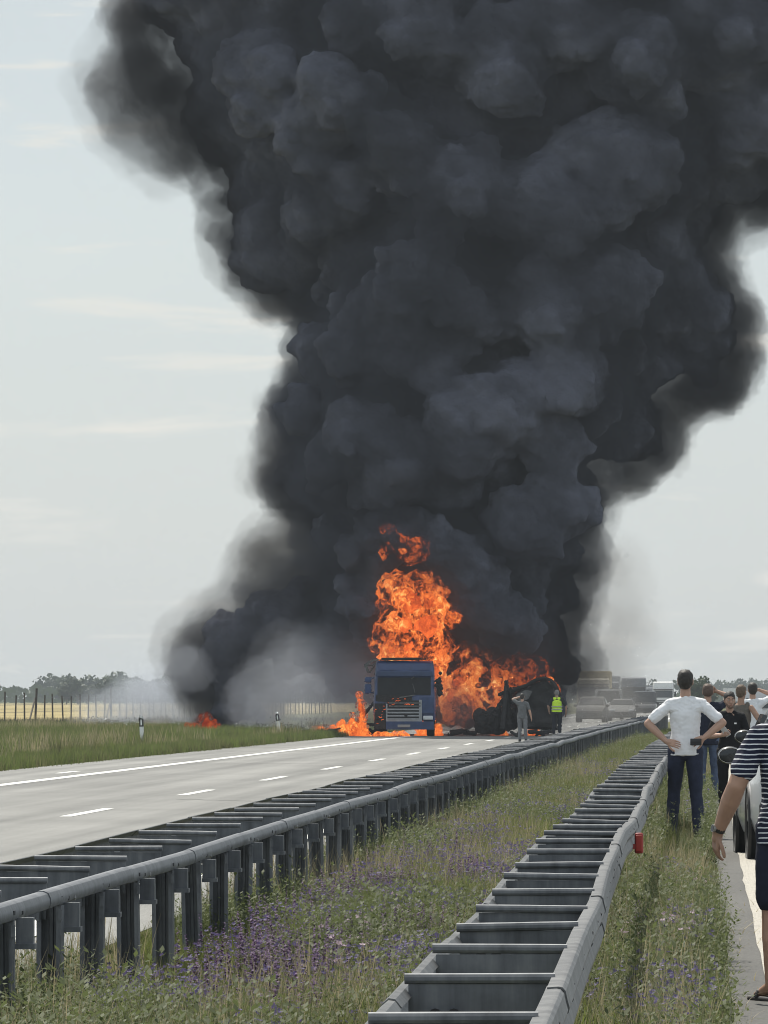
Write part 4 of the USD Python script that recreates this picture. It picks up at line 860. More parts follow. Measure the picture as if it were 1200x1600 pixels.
S = at_patches([(605, 1425, 26, 7), (615, 1435, 22, 5), (555, 1445, 40, 8), (585, 1460, 40, 8), (527, 1470, 30, 6), (560, 1500, 30, 4), (580, 1538, 20, 3), (536, 1425, 16, 2), (1050, 1455, 50, 10), (1065, 1462, 34, 6), (980, 1462, 16, 3), (945, 1530, 16, 3), (1085, 1380, 20, 2), (632, 1436, 20, 3)])
scatter('pink_wildflowers', 'pale pink wildflowers blooming in small clusters on the verge', 'wildflowers', [[('petals', a, pink)] for a in pk], S, vr.uniform(0, 6.28, len(S)), vr.uniform(.7, 1.1, len(S)), vr.integers(0, 3, len(S)))
# the bank beyond the far carriageway
bank_green = leaf_material('bank_green', (.20, .255, .075), .5, .5, .25)
bank = [[('blades', tuft(100 + i, 44, .46, .018, .17, (.1, .55)), (bank_green, grass_b, bank_green)[i])] for i in range(3)]
D = area(15000, 118, 330, -36.0, -15.05); D = np.vstack([D, area(2600, 118, 300, -16.4, -15.0)])
D = D[~((D[:, 1] > 322 + 1.4 * (D[:, 0] + 37)) & (D[:, 0] < -17.5))]
near = (D[:, 0] > -17.0 + bend(D[:, 1]))
scatter('roadside_grass', 'bright green grass on the roadside beyond the far carriageway', 'grass', bank, D, vr.uniform(0, 6.28, len(D)), vr.uniform(.6, 1.25, len(D)) * np.where(near, .7, 1.0), vr.integers(0, 3, len(D)))
tallb = [[('blades', tuft(130 + i, 30, .75, .018, .22, (.1, .5)), (grass_b, straw)[i % 2])] for i in range(2)]
D2 = area(2600, 122, 330, -35.0, -15.6); D2 = D2[patchy(D2, (3.5, 14.0), .42, .62, 27)]; D2 = D2[~((D2[:, 1] > 318 + 1.4 * (D2[:, 0] + 37)) & (D2[:, 0] < -17.5))]
scatter('tall_roadside_grass', 'taller paler grass clumps waving in the roadside grass', 'grass', tallb, D2, vr.uniform(0, 6.28, len(D2)), vr.uniform(.6, 1.15, len(D2)), vr.integers(0, 2, len(D2)))
lit = np.stack([vr.uniform(.10, .34, 34), vr.uniform(29, 48, 34), np.full(34, .02)], 1)
scatter('fallen_stalks', 'dry stalks and bits of mown grass lying on the dark pavement', 'grass litter', [[('stalk', tuft(140 + i, 3, .10, .005, .05, (1.6, 2.4)), straw)] for i in range(2)], lit, vr.uniform(0, 6.28, 34), vr.uniform(.7, 1.6, 34), vr.integers(0, 2, 34))
burnt = leaf_material('burnt_grass_blades', (.035, .038, .028), .4, .1)
E = np.stack([vr.uniform(-37, -17, 2600), vr.uniform(285, 345, 2600), np.zeros(2600)], 1); E = E[np.abs(E[:, 1] - (318 + 1.2 * (E[:, 0] + 37))) < 14]
scatter('burnt_grass', 'blackened burnt grass along the edge of the smouldering strip', 'grass', [[('blades', tuft(110 + i, 34, .55, .022, .2, (.1, .5)), burnt)] for i in range(2)], E, vr.uniform(0, 6.28, len(E)), vr.uniform(.6, 1.2, len(E)), vr.integers(0, 2, len(E)))

# ---- trees
def crown_mesh(seed, w, h, n, leaf, lobes=9):
    rng = np.random.default_rng(seed); parts = []
    L = [(rng.normal(0, w * .25), rng.normal(0, w * .25), h * rng.uniform(.35, .85), w * rng.uniform(.18, .34)) for _ in range(lobes)]
    for _ in range(n):
        x, y, z, r = L[rng.integers(lobes)]
        v = rng.normal(size=3); v /= np.linalg.norm(v); p = np.array([x, y, z]) + v * r * rng.uniform(.6, 1.08) * [1, 1, .85]
        if p[2] < h * .1: p[2] = h * rng.uniform(.1, .25)
        a = rng.normal(size=3); a /= np.linalg.norm(a); b = np.cross(a, v + rng.normal(0, .5, 3)); b /= np.linalg.norm(b) + 1e-9; s = leaf * rng.uniform(.6, 1.4)
        parts.append(([p - a * s - b * s * .5, p + a * s - b * s * .6, p + a * s * .8 + b * s * .7, p - a * s * .7 + b * s * .6], [[0, 1, 2], [0, 2, 3]]))
    return join(parts)
def trunk_mesh(seed, h, r):
    rng = np.random.default_rng(seed); parts = [trimesh.creation.cone(r, h * .8, sections=7)]
    for _ in range(5):
        z = h * rng.uniform(.25, .5); a = rng.uniform(0, 6.28); parts.append(cyl(r * .3, [0, 0, z], [math.cos(a) * h * .25, math.sin(a) * h * .25, z + h * .25], 5))
    return cat(parts)
bark = mat('bark', (.09, .07, .05), .9, var=.3)
tree_mats = [leaf_material('tree_leaf', (.065, .095, .030), .4, .25, .05), leaf_material('tree_leaf_dark', (.040, .062, .024), .4, .2, .05)]
protos = []
WOOD = 'hazy green tree in the wood along the horizon beyond the dry field'
tr = np.random.default_rng(33)
def tree(seed, loc, w, h, m, label, group, n=420, leaf=.32, sc=1.0):
    t = thing('tree', label, 'tree', loc, tr.uniform(0, 360), group, scale=sc)
    obj('crown', crown_mesh(seed, w, h, n, leaf), m, t); obj('trunk', trunk_mesh(seed, h, w * .035), bark, t)
    return t
k = 0
for px in list(range(-20, 330, 17)) + list(range(340, 1090, 46)) + list(range(1096, 1215, 22)):
    Y = tr.uniform(1720, 2050) if px < 1090 else tr.uniform(2100, 2500)
    x, y, _ = at(px + tr.uniform(-5, 5), Y, z=0); hh = tr.uniform(.85, 1.2)
    if k < 5: protos.append(tree(200 + k, (x, y, 0), tr.uniform(6.5, 8.5), tr.uniform(6.0, 7.5), tree_mats[k % 2], WOOD, 'far trees along the horizon', 500, .5))
    else: copy_of(protos[k % 5], WOOD, (x, y, 0), tr.uniform(0, 360), hh)
    k += 1
DARKS = 'dark bushy tree standing before the hazy wood beyond the dry field'
first = None
for px in (88, 104, 122, 136, 150, 163, 178, 196, 214):
    x, y, _ = at(px, 1450 + tr.uniform(-30, 30), z=0)
    if first is None: first = tree(230, (x, y, 0), 4.6, 4.0, tree_mats[1], DARKS, 'dark bushes before the wood', 420, .3)
    else: copy_of(first, DARKS, (x, y, 0), tr.uniform(0, 360), tr.uniform(.8, 1.35))
x, y, _ = at(1084, 820, z=0)
tree(240, (x, y, 0), 3.3, 4.4, tree_mats[0], 'round green tree behind the head of the man in the white t-shirt', None, 800, .17)
x, y, _ = at(1103, 900, z=0)
tree(241, (x, y, 0), 2.6, 2.6, tree_mats[0], 'low green bush just right of the round tree on the horizon', None, 400, .17)
und = []
ur = np.random.default_rng(44)
for i in range(5200):
    Y = ur.uniform(1750, 2300); X = ur.uniform(-300, 60); p = np.array([X, Y, ur.uniform(0, 4.6) * (0.55 + .45 * float(X < -140))]); a = ur.normal(size=3); a /= np.linalg.norm(a); b = np.cross(a, [0, 1, .2]); s = ur.uniform(.5, 1.3)
    und.append(([p - a * s - b * s * .5, p + a * s - b * s * .6, p + a * s * .8 + b * s * .7, p - a * s * .7 + b * s * .6], [[0, 1, 2], [0, 2, 3]]))
tag(obj('undergrowth', join(und), tree_mats[0]), 'hazy undergrowth filling the foot of the wood along the horizon', 'undergrowth', kind='stuff')
# ------------------------------------------------------------------ smoke
def surface_nets(F, origin, h):
    """Closed surface F = 0 (inside F < 0) of a voxel grid."""
    nx, ny, nz = F.shape
    s = F < 0
    acc = np.zeros((nx - 1, ny - 1, nz - 1, 3), np.float32); cnt = np.zeros((nx - 1, ny - 1, nz - 1), np.int16)
    off = [(a, b, c) for a in (0, 1) for b in (0, 1) for c in (0, 1)]
    sl = lambda o: tuple(slice(o[k], F.shape[k] - 1 + o[k]) for k in range(3))
    for o in off:
        for k in range(3):
            if o[k] == 0:
                e = list(o); e[k] = 1
                a, b = F[sl(o)], F[sl(e)]
                x = s[sl(o)] != s[sl(e)]
                t = np.where(x, a / np.where(x, a - b, 1), 0)
                for q in range(3):
                    acc[..., q] += np.where(x, o[q] + (t if q == k else 0), 0)
                cnt += x
    act = cnt > 0
    idx = np.full(act.shape, -1, np.int64); idx[act] = np.arange(act.sum())
    cells = np.argwhere(act)
    V = (cells + acc[act] / cnt[act][:, None]) * h + origin
    quads = []
    for k in range(3):
        u, v = [(1, 2), (2, 0), (0, 1)][k]
        a = [slice(None)] * 3; b = [slice(None)] * 3
        a[k] = slice(0, -1); b[k] = slice(1, None)
        x = s[tuple(a)] != s[tuple(b)]
        inside_first = s[tuple(a)]
        P = np.argwhere(x)
        ok = (P[:, u] > 0) & (P[:, v] > 0) & (P[:, u] < F.shape[u] - 1) & (P[:, v] < F.shape[v] - 1)
        P = P[ok]; flip = inside_first[tuple(P.T)]
        def c(du, dv):
            Q = P.copy(); Q[:, u] += du; Q[:, v] += dv
            return idx[tuple(Q.T)]
        q = np.stack([c(-1, -1), c(0, -1), c(0, 0), c(-1, 0)], 1)
        q[~flip] = q[~flip][:, ::-1]
        quads.append(q)
    q = np.vstack(quads); q = q[(q >= 0).all(1)]
    return V, np.vstack([q[:, [0, 1, 2]], q[:, [0, 2, 3]]])

YS = 268.0
SM = YS / FPX
def ball(px, py, r, d=0.0): return ((px - VX) * SM, YS + d, H - (py - VY) * SM, r * SM)

def blob_field(balls, h, pad, k):
    b = np.array([ball(*x) for x in balls])
    lo = (b[:, :3] - b[:, 3:]).min(0) - pad; hi = (b[:, :3] + b[:, 3:]).max(0) + pad
    n = np.ceil((hi - lo) / h).astype(int) + 1
    ax = [lo[i] + h * np.arange(n[i]) for i in range(3)]
    E = np.zeros(n, np.float32)
    for x, y, z, r in b:
        R = r + 3.0 * k + 1.5
        sl = tuple(slice(max(0, int((c - R - lo[i]) / h)), min(n[i], int((c + R - lo[i]) / h) + 2)) for i, c in enumerate((x, y, z)))
        gx, gy, gz = np.meshgrid(ax[0][sl[0]] - x, ax[1][sl[1]] - y, ax[2][sl[2]] - z, indexing='ij', sparse=True)
        d = np.sqrt(gx * gx + gy * gy + gz * gz) - r
        E[sl] += np.exp(-np.maximum(d, -8 * k) / k)
    return -k * np.log(np.maximum(E, 1e-6)), lo

def upnoise(shape, lo, h, size, seed):
    rng = np.random.default_rng(seed)
    n = [int(math.ceil((shape[i] - 1) * h / size)) + 4 for i in range(3)]
    g = rng.random(n).astype(np.float32)
    co = np.meshgrid(*[np.arange(shape[i]) * h / size + 1 for i in range(3)], indexing='ij', sparse=False)
    return ndimage.map_coordinates(g, [c.astype(np.float32) for c in co], order=2, prefilter=False, mode='nearest')

def billow_mesh(balls, h, k, amps, seed, offset=0.0, fine=((0.9, .16), (0.42, .09), (0.2, .045)), pad=1.6):
    F, lo = blob_field(balls, h, pad + max(offset, 0), k)
    for i, (size, amp) in enumerate(amps):
        n = upnoise(F.shape, lo, h, size, seed + i)
        F += amp * (0.35 - np.abs(2 * n - 1) * 1.4) if amp > 0 else -amp * (2 * n - 1)
    F -= offset
    for i in range(3):
        for e in (0, -1):
            s = [slice(None)] * 3; s[i] = e; F[tuple(s)] = 1.0
    V, T = surface_nets(F, lo, h)
    m = trimesh.Trimesh(V, T, process=False)
    if fine:
        N = np.array(m.vertex_normals)
        d = 0
        for i, (size, amp) in enumerate(fine):
            d = d + amp * (np.abs(2 * noise(V / size + 31.7 * i, seed + 50 + i) - 1) * 2 - 0.6)
        m.vertices = V + N * d[:, None]
    return m

def smoke_material(name, color):
    return usdkit.material(stage, '/World/Looks/' + name, {
        'tc': ('geometry', {}),
        'n': ('noise_texture', {'scale': 0.55, 'detail': 6.0, 'roughness': 0.6}),
        'r': ('rgb_ramp', {'ramp': [(0.3, tuple(np.array(color) * 0.8)), (0.7, tuple(np.array(color) * 1.2))]}),
        'bn': ('noise_texture', {'scale': 2.6, 'detail': 8.0, 'roughness': 0.62}),
        'b': ('bump', {'strength': 0.5, 'distance': 0.4}),
        'p': ('diffuse_bsdf', {'roughness': 1.0})},
        [('tc.position', 'n.vector'), ('n.fac', 'r.fac'), ('r.color', 'p.color'), ('tc.position', 'bn.vector'), ('bn.fac', 'b.height'), ('b.normal', 'p.normal')],
        surface='p.BSDF')
def veil_material(name, color, density, absorb=(0, 0, 0), aniso=0.0, size=None, cut=(0.4, 0.65)):
    nodes = {'v': ('principled_volume', {'color': color, 'density': density, 'absorption_color': absorb, 'anisotropy': aniso})}
    links = []
    if size:
        nodes.update({'g': ('geometry', {}), 'n': ('noise_texture', {'scale': 1.0 / size, 'detail': 3.0, 'roughness': 0.6, 'distortion': 0.3}),
                      'm': ('map_range', {'from_min': cut[0], 'from_max': cut[1], 'to_min': 0.0, 'to_max': density, 'clamp': True, 'range_type': 'smoothstep'})})
        links = [('g.position', 'n.vector'), ('n.fac', 'm.value'), ('m.result', 'v.density')]
    return usdkit.material(stage, '/World/Looks/' + name, nodes, links, volume='v.volume')

MAIN = [ # the dense column: pixel, radius, depth offset in metres
    (300, -40, 110, 2), (420, 20, 180, 2), (400, 170, 110, 2), (440, 290, 105, 1.5), (430, 385, 82, 1), (480, 420, 55, .5), (560, 90, 160, 0), (560, 260, 150, -.5),
    (560, 400, 90, 0), (700, 20, 170, -1), (860, 20, 180, 0), (1020, 10, 180, 1), (1180, 60, 200, 1), (1260, 200, 150, 1.5), (720, 200, 170, -1), (880, 210, 170, 0),
    (1040, 230, 150, .5), (1150, 215, 105, 1), (1215, 250, 70, 1), (1075, 330, 60, .6), (640, 330, 120, -1), (800, 370, 150, -.5), (960, 390, 130, .5), (1040, 380, 70, 1), (1040, 470, 90, .5), (1095, 520, 60, 1), (1100, 580, 40, 1.2),
    (600, 480, 85, -1.2), (690, 490, 110, -2.2), (780, 500, 100, -1.2), (900, 520, 120, 0), (990, 560, 75, .7), (560, 570, 75, -.5), (522, 650, 68, .5), (600, 640, 110, -1),
    (720, 640, 120, -1.5), (850, 640, 130, 0), (960, 650, 80, .8), (470, 730, 50, .6), (450, 745, 26, .4), (462, 690, 26, .6), (540, 720, 70, -.6), (580, 690, 70, -2), (680, 740, 100, -2), (800, 760, 110, -.5),
    (870, 760, 70, .6), (840, 850, 72, .5), (750, 850, 110, -.5), (560, 820, 70, .2), (580, 790, 55, -1.8), (846, 930, 56, 1), (868, 880, 44, .8), (800, 950, 80, .8), (846, 1005, 60, 1.5), (780, 1020, 60, 2),
    (880, 1040, 35, 2), (560, 930, 70, 2), (540, 1000, 55, 2.5), (640, 900, 90, 2.5), (700, 980, 80, 3), (620, 1040, 60, 3.5), (720, 1080, 60, 4), (560, 1070, 40, 3), (840, 1090, 55, 4)]
FRONT = [ # billows that swell towards the viewer
    (660, 455, 62, -3.6), (720, 478, 46, -3.6), (610, 478, 46, -3.2), (640, 540, 74, -2.6), (765, 500, 40, -3), (585, 690, 54, -3.4), (530, 716, 36, -2.6), (520, 735, 34, -2.6), (640, 720, 52, -3.2), (590, 770, 40, -3.2),
    (735, 670, 60, -3.2), (800, 640, 56, -2.6), (870, 700, 50, -1.8), (880, 800, 40, -1.4), (820, 820, 50, -2), (540, 180, 62, -2.8), (500, 240, 50, -2.2), (660, 60, 60, -3.6), (790, 110, 70, -3.4), (880, 60, 66, -3.2),
    (1010, 110, 80, -2.6), (960, 260, 74, -2.4), (720, 300, 64, -3.4), (640, 260, 60, -3.2), (840, 330, 70, -2.8), (960, 470, 62, -2), (860, 480, 62, -2.6), (430, 120, 70, -.6), (560, 60, 50, -2.4), (1120, 60, 80, -2), (560, 560, 44, -2.4), (480, 640, 36, -1.4), (900, 600, 52, -2.2)]
RING = [ # the younger billow that wraps the flames
    (560, 870, 34, -2.6), (590, 838, 36, -3), (640, 832, 32, -3), (690, 850, 40, -2.8), (740, 880, 42, -2.4), (765, 920, 40, -2.0), (780, 960, 42, -1.4), (548, 915, 24, -2.6), (560, 950, 32, -2.2),
    (575, 980, 28, -1.6), (590, 900, 40, -2.2), (590, 945, 38, -1.8), (720, 910, 36, -2), (740, 950, 34, -1.6), (640, 858, 30, -2.8), (700, 880, 30, -2.5), (820, 990, 40, -.8), (610, 990, 26, -.4)]
ARM = [ # the low dark arm drifting to the left
    (550, 900, 50, 2), (510, 960, 52, 2.0), (478, 955, 40, 2.4), (420, 950, 40, 2.2), (468, 925, 42, 2.2), (350, 975, 24, 2.6), (440, 985, 48, 2.2), (480, 1000, 60, 2.2), (400, 990, 55, 2.4), (350, 1000, 46, 2.6), (540, 1010, 64, 2.4), (318, 1038, 40, 2.6), (355, 1050, 46, 2.6), (375, 1095, 46, 2.8), (345, 1110, 38, 3), (560, 960, 64, 2.0), (310, 1075, 28, 3),
    (375, 985, 26, 2.6), (440, 1040, 44, 2.8), (520, 1050, 40, 3), (395, 1120, 26, 3), (330, 1135, 24, 3.2), (580, 1040, 40, 3)]

def soft_cloud(parent, balls, name, color, density, seed, amp=1.0, offs=(.55, .35, .15, -.05, -.25, -.5), h=.2, k=.3, size=1.0):
    """Thin smoke: nested ragged skins of even thin smoke, so that it thickens softly inwards."""
    for j, o in enumerate(offs):
        m = billow_mesh(balls, h, k, ((2.3 * size, -.85 * amp), (1.0 * size, -.55 * amp), (.5 * size, -.32 * amp)), seed + (j % 3) * 17, o * size, fine=((.32 * size, .14 * amp),), pad=2.2)
        if len(m.faces): obj(name, m, veil_material(f'{name}_{seed}_{j}', color, density * (.5 + .22 * j)), parent)

def cauliflower(balls, seed, n, ratio, out, shrink, front=0.75, levels=2):
    """Smaller billows budding from the larger ones, most of them on the side that faces the road ahead."""
    rng = np.random.default_rng(seed)
    res = [(x, y, r * shrink, d) for x, y, r, d in balls]
    layer = list(res)
    for lv in range(levels):
        nxt = []
        for x, y, r, d in layer:
            for _ in range(n[lv]):
                v = rng.normal(size=3); v /= np.linalg.norm(v)
                if rng.random() < front: v[1] = -abs(v[1])
                q = r * ratio * rng.uniform(0.7, 1.25)
                if q < 14: continue
                nxt.append((x + v[0] * r * out, y - v[2] * r * out, q, d + v[1] * r * out * SM))
        res += nxt; layer = nxt
    return res

smoke = thing('smoke_plume', 'huge column of black smoke towering over the burning truck', 'smoke', kind='stuff')
core_mat = smoke_material('black_smoke', (0.138, 0.145, 0.186))
VEILS = ((0.34, .5, None), (0.85, .11, None))
for nm, balls, k, sd, off in (('plume', cauliflower(MAIN, 3, (5, 4), .5, .8, .86) + cauliflower([(x, y, r * 1.18, d - 1.7) for x, y, r, d in FRONT], 8, (7, 5), .45, .84, .95, front=.9), 0.12, 11, 0), ('young_billow', cauliflower([(x, y, r, d - 2.0) for x, y, r, d in RING], 4, (8, 5), .5, .82, .92), 0.1, 23, 0),
                              ('drifting_arm', cauliflower(ARM, 5, (7, 3), .5, .8, .86), 0.15, 37, -0.15)):
    m = billow_mesh(balls, 0.18 if nm != 'young_billow' else 0.14, k, ((3.4, .75), (1.5, .40)) if nm != 'young_billow' else ((2.2, .3), (1.1, .25)), sd, off, fine=((.9, .16), (0.42, .10), (0.22, .06)))
    obj(nm, m, core_mat, smoke, smooth=True)
    for j, (o, dens, size) in enumerate(VEILS):
        if nm == 'young_billow' and j > 1: continue
        sh = billow_mesh(balls, 0.3, k * 2, ((3.0, 1.1), (1.5, .7)), sd + 7 + 3 * j, off + o, fine=((.9, .25), (.45, .15)), pad=3.6)
        obj(nm + '_veil', sh, veil_material(f'smoke_veil_{nm}_{j}', (0.15, 0.16, 0.19), dens, size=size, cut=(.36, .66)), smoke)

UP = [(520, -330, 250, -1), (820, -340, 290, -1), (1120, -300, 290, -1), (1380, -220, 250, 0), (720, -650, 290, -1), (1050, -700, 320, 0), (1400, -600, 310, 0), (1050, -1050, 320, 1), (1400, -1050, 340, 1)]
obj('upper_plume', billow_mesh(cauliflower(UP, 6, (6, 3), .45, .85, .9), .6, .5, ((7.0, 1.6), (3.0, .8)), 53, 0.0, fine=((1.6, .3),), pad=3.0), core_mat, smoke, smooth=True)
EDGE = [(205, 20, 40), (225, 85, 40), (262, 135, 40), (296, 190, 38), (325, 250, 38), (342, 310, 36), (345, 365, 34), (375, 415, 38), (425, 455, 36), (480, 462, 34), (515, 490, 32), (510, 545, 34), (475, 600, 36), (445, 650, 32), (440, 700, 30), (432, 745, 28), (455, 780, 30), (500, 800, 34),
        (1190, 320, 40), (1120, 345, 40), (1090, 385, 36), (1110, 440, 38), (1145, 500, 38), (1150, 560, 36), (1130, 605, 36), (1075, 610, 40), (1040, 650, 38), (1035, 700, 36), (985, 735, 38), (930, 770, 36), (912, 830, 30), (908, 890, 30), (900, 950, 30), (890, 1000, 30), (905, 1045, 26)]
soft_cloud(smoke, [(x, y, r * .74, .7) for x, y, r in EDGE if x < 600], 'edge_smoke', (.125, .124, .13), .42, 5)
soft_cloud(smoke, [(x, y, r * .74, .7) for x, y, r in EDGE if x > 600], 'edge_smoke', (.125, .124, .13), .42, 105)
soft_cloud(smoke, [(165, 130, 40, 1), (205, 150, 48, 1), (245, 205, 44, 1), (210, 105, 44, 1), (285, 235, 34, 1), (205, 45, 40, 1), (180, 180, 34, 1), (240, 150, 40, 1), (270, 255, 26, 1), (175, 90, 26, 1)], 'torn_smoke', (.14, .135, .138), .19, 6)
soft_cloud(smoke, [(405, 870, 46, 3), (450, 845, 46, 3), (390, 925, 42, 3), (440, 900, 46, 3), (485, 870, 46, 3), (335, 975, 36, 3), (420, 740, 26, 1), (475, 800, 38, 2), (300, 1010, 36, 3), (290, 1045, 32, 3), (310, 1085, 30, 3), (400, 1060, 34, 3), (410, 1100, 26, 3)], 'arm_smoke', (.15, .145, .14), .22, 7)

# pale smoke creeping over the ground
for nm, label, Yw, dens, col, balls in (
    ('white_smoke', 'thin bluish white smoke drifting over the ground before the wire fence', 300, .085, (.84, .89, .97), [(170, 1140, 30, 0), (200, 1120, 36, 0), (240, 1110, 40, 1), (280, 1115, 40, 1), (300, 1080, 30, 2), (250, 1140, 36, 0), (300, 1140, 34, 0), (330, 1125, 30, 1), (160, 1120, 22, 0), (225, 1085, 30, 4)]),
    ('white_smoke', 'thin bluish white smoke beneath the drifting black arm, left of the truck', 262, .05, (.80, .85, .94), [(420, 1100, 36, 0), (460, 1070, 40, 0), (470, 1120, 40, 0), (520, 1060, 40, 1), (520, 1110, 40, 0), (550, 1085, 34, 0), (410, 1130, 26, 0), (540, 1130, 26, -1), (490, 1030, 30, 2), (560, 1040, 24, 2), (285, 1045, 14, 0)]),
    ('brown_smoke', 'thin brownish smoke trailing off to the right above the queue of lorries', 300, .028, (.42, .40, .375), [(930, 1000, 40, 2), (950, 950, 44, 2), (930, 900, 40, 2), (960, 1040, 40, 4), (920, 1070, 36, 0), (930, 1110, 34, 0), (985, 985, 36, 4), (960, 890, 36, 4), (970, 1095, 36, 6), (900, 1110, 30, -2), (940, 1115, 34, 0), (985, 1115, 30, 2), (920, 1105, 34, 0)]),
    ('red_smoke', 'reddish smoke rolling low over the road between the truck and the wreck', 259, .10, (.50, .42, .42), [(700, 1138, 16, 0), (730, 1132, 20, 0), (760, 1128, 22, 0), (785, 1138, 16, 0), (740, 1145, 12, 0), (680, 1100, 24, 4), (600, 1100, 24, 5)])):
    YS = Yw; SM = YS / FPX
    w = thing(nm, label, 'smoke', kind='stuff')
    soft_cloud(w, [(x, y, r * 1.1, d) for x, y, r, d in balls], 'cloud', col, dens, 11 + len(balls), 1.2, (.9, .6, .3, 0, -.3, -.6), .25)
YS = 268.0; SM = YS / FPX
# ------------------------------------------------------------------ fire
def flame_material(name, ramp, scale=1.0, gain=1.0, cut=0.40, soft=0.08, seed=0.0, tint=(1, 1, 1)):
    """Burning gas: turbulent filaments that give off light, clear between them."""
    return usdkit.material(stage, '/World/Looks/' + name, {
        'g': ('geometry', {}),
        'm1': ('mapping', {'scale': (0.95 * scale, 0.95 * scale, 0.6 * scale), 'location': (seed, seed * .7, seed * .3)}),
        'big': ('noise_texture', {'scale': 1.0, 'detail': 3.0, 'roughness': 0.5, 'distortion': 1.2}),
        'm2': ('mapping', {'scale': (5.2 * scale, 5.2 * scale, 3.4 * scale), 'location': (seed * 2, seed, 0)}),
        'fine': ('noise_texture', {'scale': 1.0, 'detail': 7.0, 'roughness': 0.74, 'distortion': 0.9}),
        'mix': ('math', {'math_type': 'multiply_add', 'value2': 0.55}),
        'half': ('math', {'math_type': 'multiply', 'value2': 0.45}),
        'r': ('rgb_ramp', {'ramp': [(p, tuple(np.array(c) * np.array(tint))) for p, c in ramp]}),
        'e': ('emission', {'strength': gain}),
        't': ('transparent_bsdf', {}),
        'a': ('map_range', {'from_min': cut, 'from_max': cut + soft, 'to_min': 0.0, 'to_max': 1.0, 'clamp': True, 'range_type': 'smoothstep'}),
        'c': ('mix_closure', {})},
        [('g.position', 'm1.vector'), ('g.position', 'm2.vector'), ('m1.vector', 'big.vector'), ('m2.vector', 'fine.vector'),
         ('big.fac', 'half.value1'), ('fine.fac', 'mix.value1'), ('half.value', 'mix.value3'), ('mix.value', 'r.fac'), ('r.color', 'e.color'),
         ('mix.value', 'a.value'), ('a.result', 'c.fac'), ('t.BSDF', 'c.closure1'), ('e.emission', 'c.closure2')], surface='c.closure')
DEEP = [(.34, (.05, .006, .003)), (.42, (.17, .022, .006)), (.50, (.42, .058, .011)), (.58, (.62, .105, .02)), (.68, (.70, .17, .035))]
MID = [(.44, (.25, .028, .006)), (.52, (.52, .072, .013)), (.58, (.66, .13, .024)), (.64, (.72, .21, .045)), (.72, (.80, .42, .14))]
HOT = [(.47, (.48, .060, .011)), (.54, (.66, .125, .022)), (.59, (.78, .25, .055)), (.66, (.92, .55, .20))]
def flame_set(name, scale=1.0, gain=1.0, seed=0.0, tint=(1, 1, 1), shift=0.0):
    return [flame_material(name + '_edge', MID, scale * 1.15, gain, .50 + shift, .15, seed, tint), flame_material(name + '_body', HOT, scale, gain, .46 + shift, .13, seed + 4, tint), flame_material(name + '_heart', DEEP, scale * .8, gain, .34 + shift, .16, seed + 9, tint)]
fm = flame_set('flame', 1.0, 1.08)
fm_red = flame_set('dull_flame', 1.0, .6, 3.1, (1, .75, .7), .02)
fm_low = flame_set('low_flame', 1.9, 1.1, 5.3, (1, 1.15, 1.1), -.03)
fm_dim = flame_set('dim_flame', 1.2, .38, 6.6, (1, .65, .6), -.01)
fm_up = flame_set('upper_flame', 1.1, .8, 1.7, (1, .85, .8), .01)
def flames(parent, balls, seed, material=None, h=0.12, offs=(0.16, -.12, -.45), name='flame', k=.14, rough=1.0, amps=((1.3, .38), (.6, .28))):
    for j, o in enumerate(offs):
        m = billow_mesh(balls, h, k, amps, seed + j * 5, o, fine=((.45, .15 * rough), (.2, .09 * rough)), pad=1.1)
        if len(m.faces): obj(name, m, (material or fm)[j if len(offs) > 1 else 1], parent, smooth=True)
LOW = ((.6, .12), (.3, .08))
def tongues(spec, seed):
    """Low flames: (pixel x, base y, height, width, depth)."""
    rng = np.random.default_rng(seed); res = []
    for px, py, hgt, wid, d in spec:
        lean = rng.normal(0, .12)
        for t in np.linspace(0, 1, 6): res.append((px + lean * hgt * t + rng.normal(0, wid * .08), py - hgt * t, max(1.6, wid * .5 * (1 - t) ** .7), d))
    return res
fire = thing('fire', 'tall orange fire roaring over the cab and right of the blue truck', 'fire')
flames(fire, [(620, 1020, 22, -3.7), (650, 1008, 30, -4.0), (640, 980, 34, -4.6), (675, 975, 36, -4.8), (650, 945, 38, -5.4), (625, 925, 20, -5.6), (680, 940, 28, -5.6), (712, 965, 18, -5.6), (660, 918, 18, -5.6), (690, 1010, 26, -4.0), (608, 985, 12, -4.6), (605, 1005, 12, -4.2)], 3)
flames(fire, [(640, 870, 13, -6.2), (665, 866, 15, -6.2), (612, 872, 8, -6.2), (618, 842, 6, -6.1), (650, 876, 12, -6.2)], 5, fm_up, offs=(.12, -.08, -.25))
flames(fire, [(690, 1050, 24, -2.2), (720, 1065, 26, -2.6), (705, 1090, 26, -2.7), (745, 1045, 24, -2.4), (740, 1090, 26, -2.6), (770, 1085, 22, -2.2), (710, 1120, 18, -3.2), (755, 1110, 18, -2.8), (730, 1020, 16, -2.0), (765, 1030, 12, -1.8), (785, 1060, 18, -1.6), (700, 1030, 20, -2.2)], 9)
flames(fire, [(812, 1035, 16, -2.7), (835, 1045, 18, -2.4), (815, 1060, 22, -2.4), (850, 1060, 15, -2.2), (808, 1022, 8, -2.7), (790, 1050, 14, -2.6)], 13, fm_red)
flames(fire, tongues([(672, 1150, 40, 14, -9.5), (684, 1150, 26, 16, -9.5), (700, 1150, 20, 14, -9.5), (690, 1150, 34, 10, -9)], 2), 15, fm_low, .07, (.05, 0, -.05), k=.06, rough=.5, amps=LOW)
fire2 = thing('fire', 'low flames licking the road and the charred left flank of the truck', 'fire')
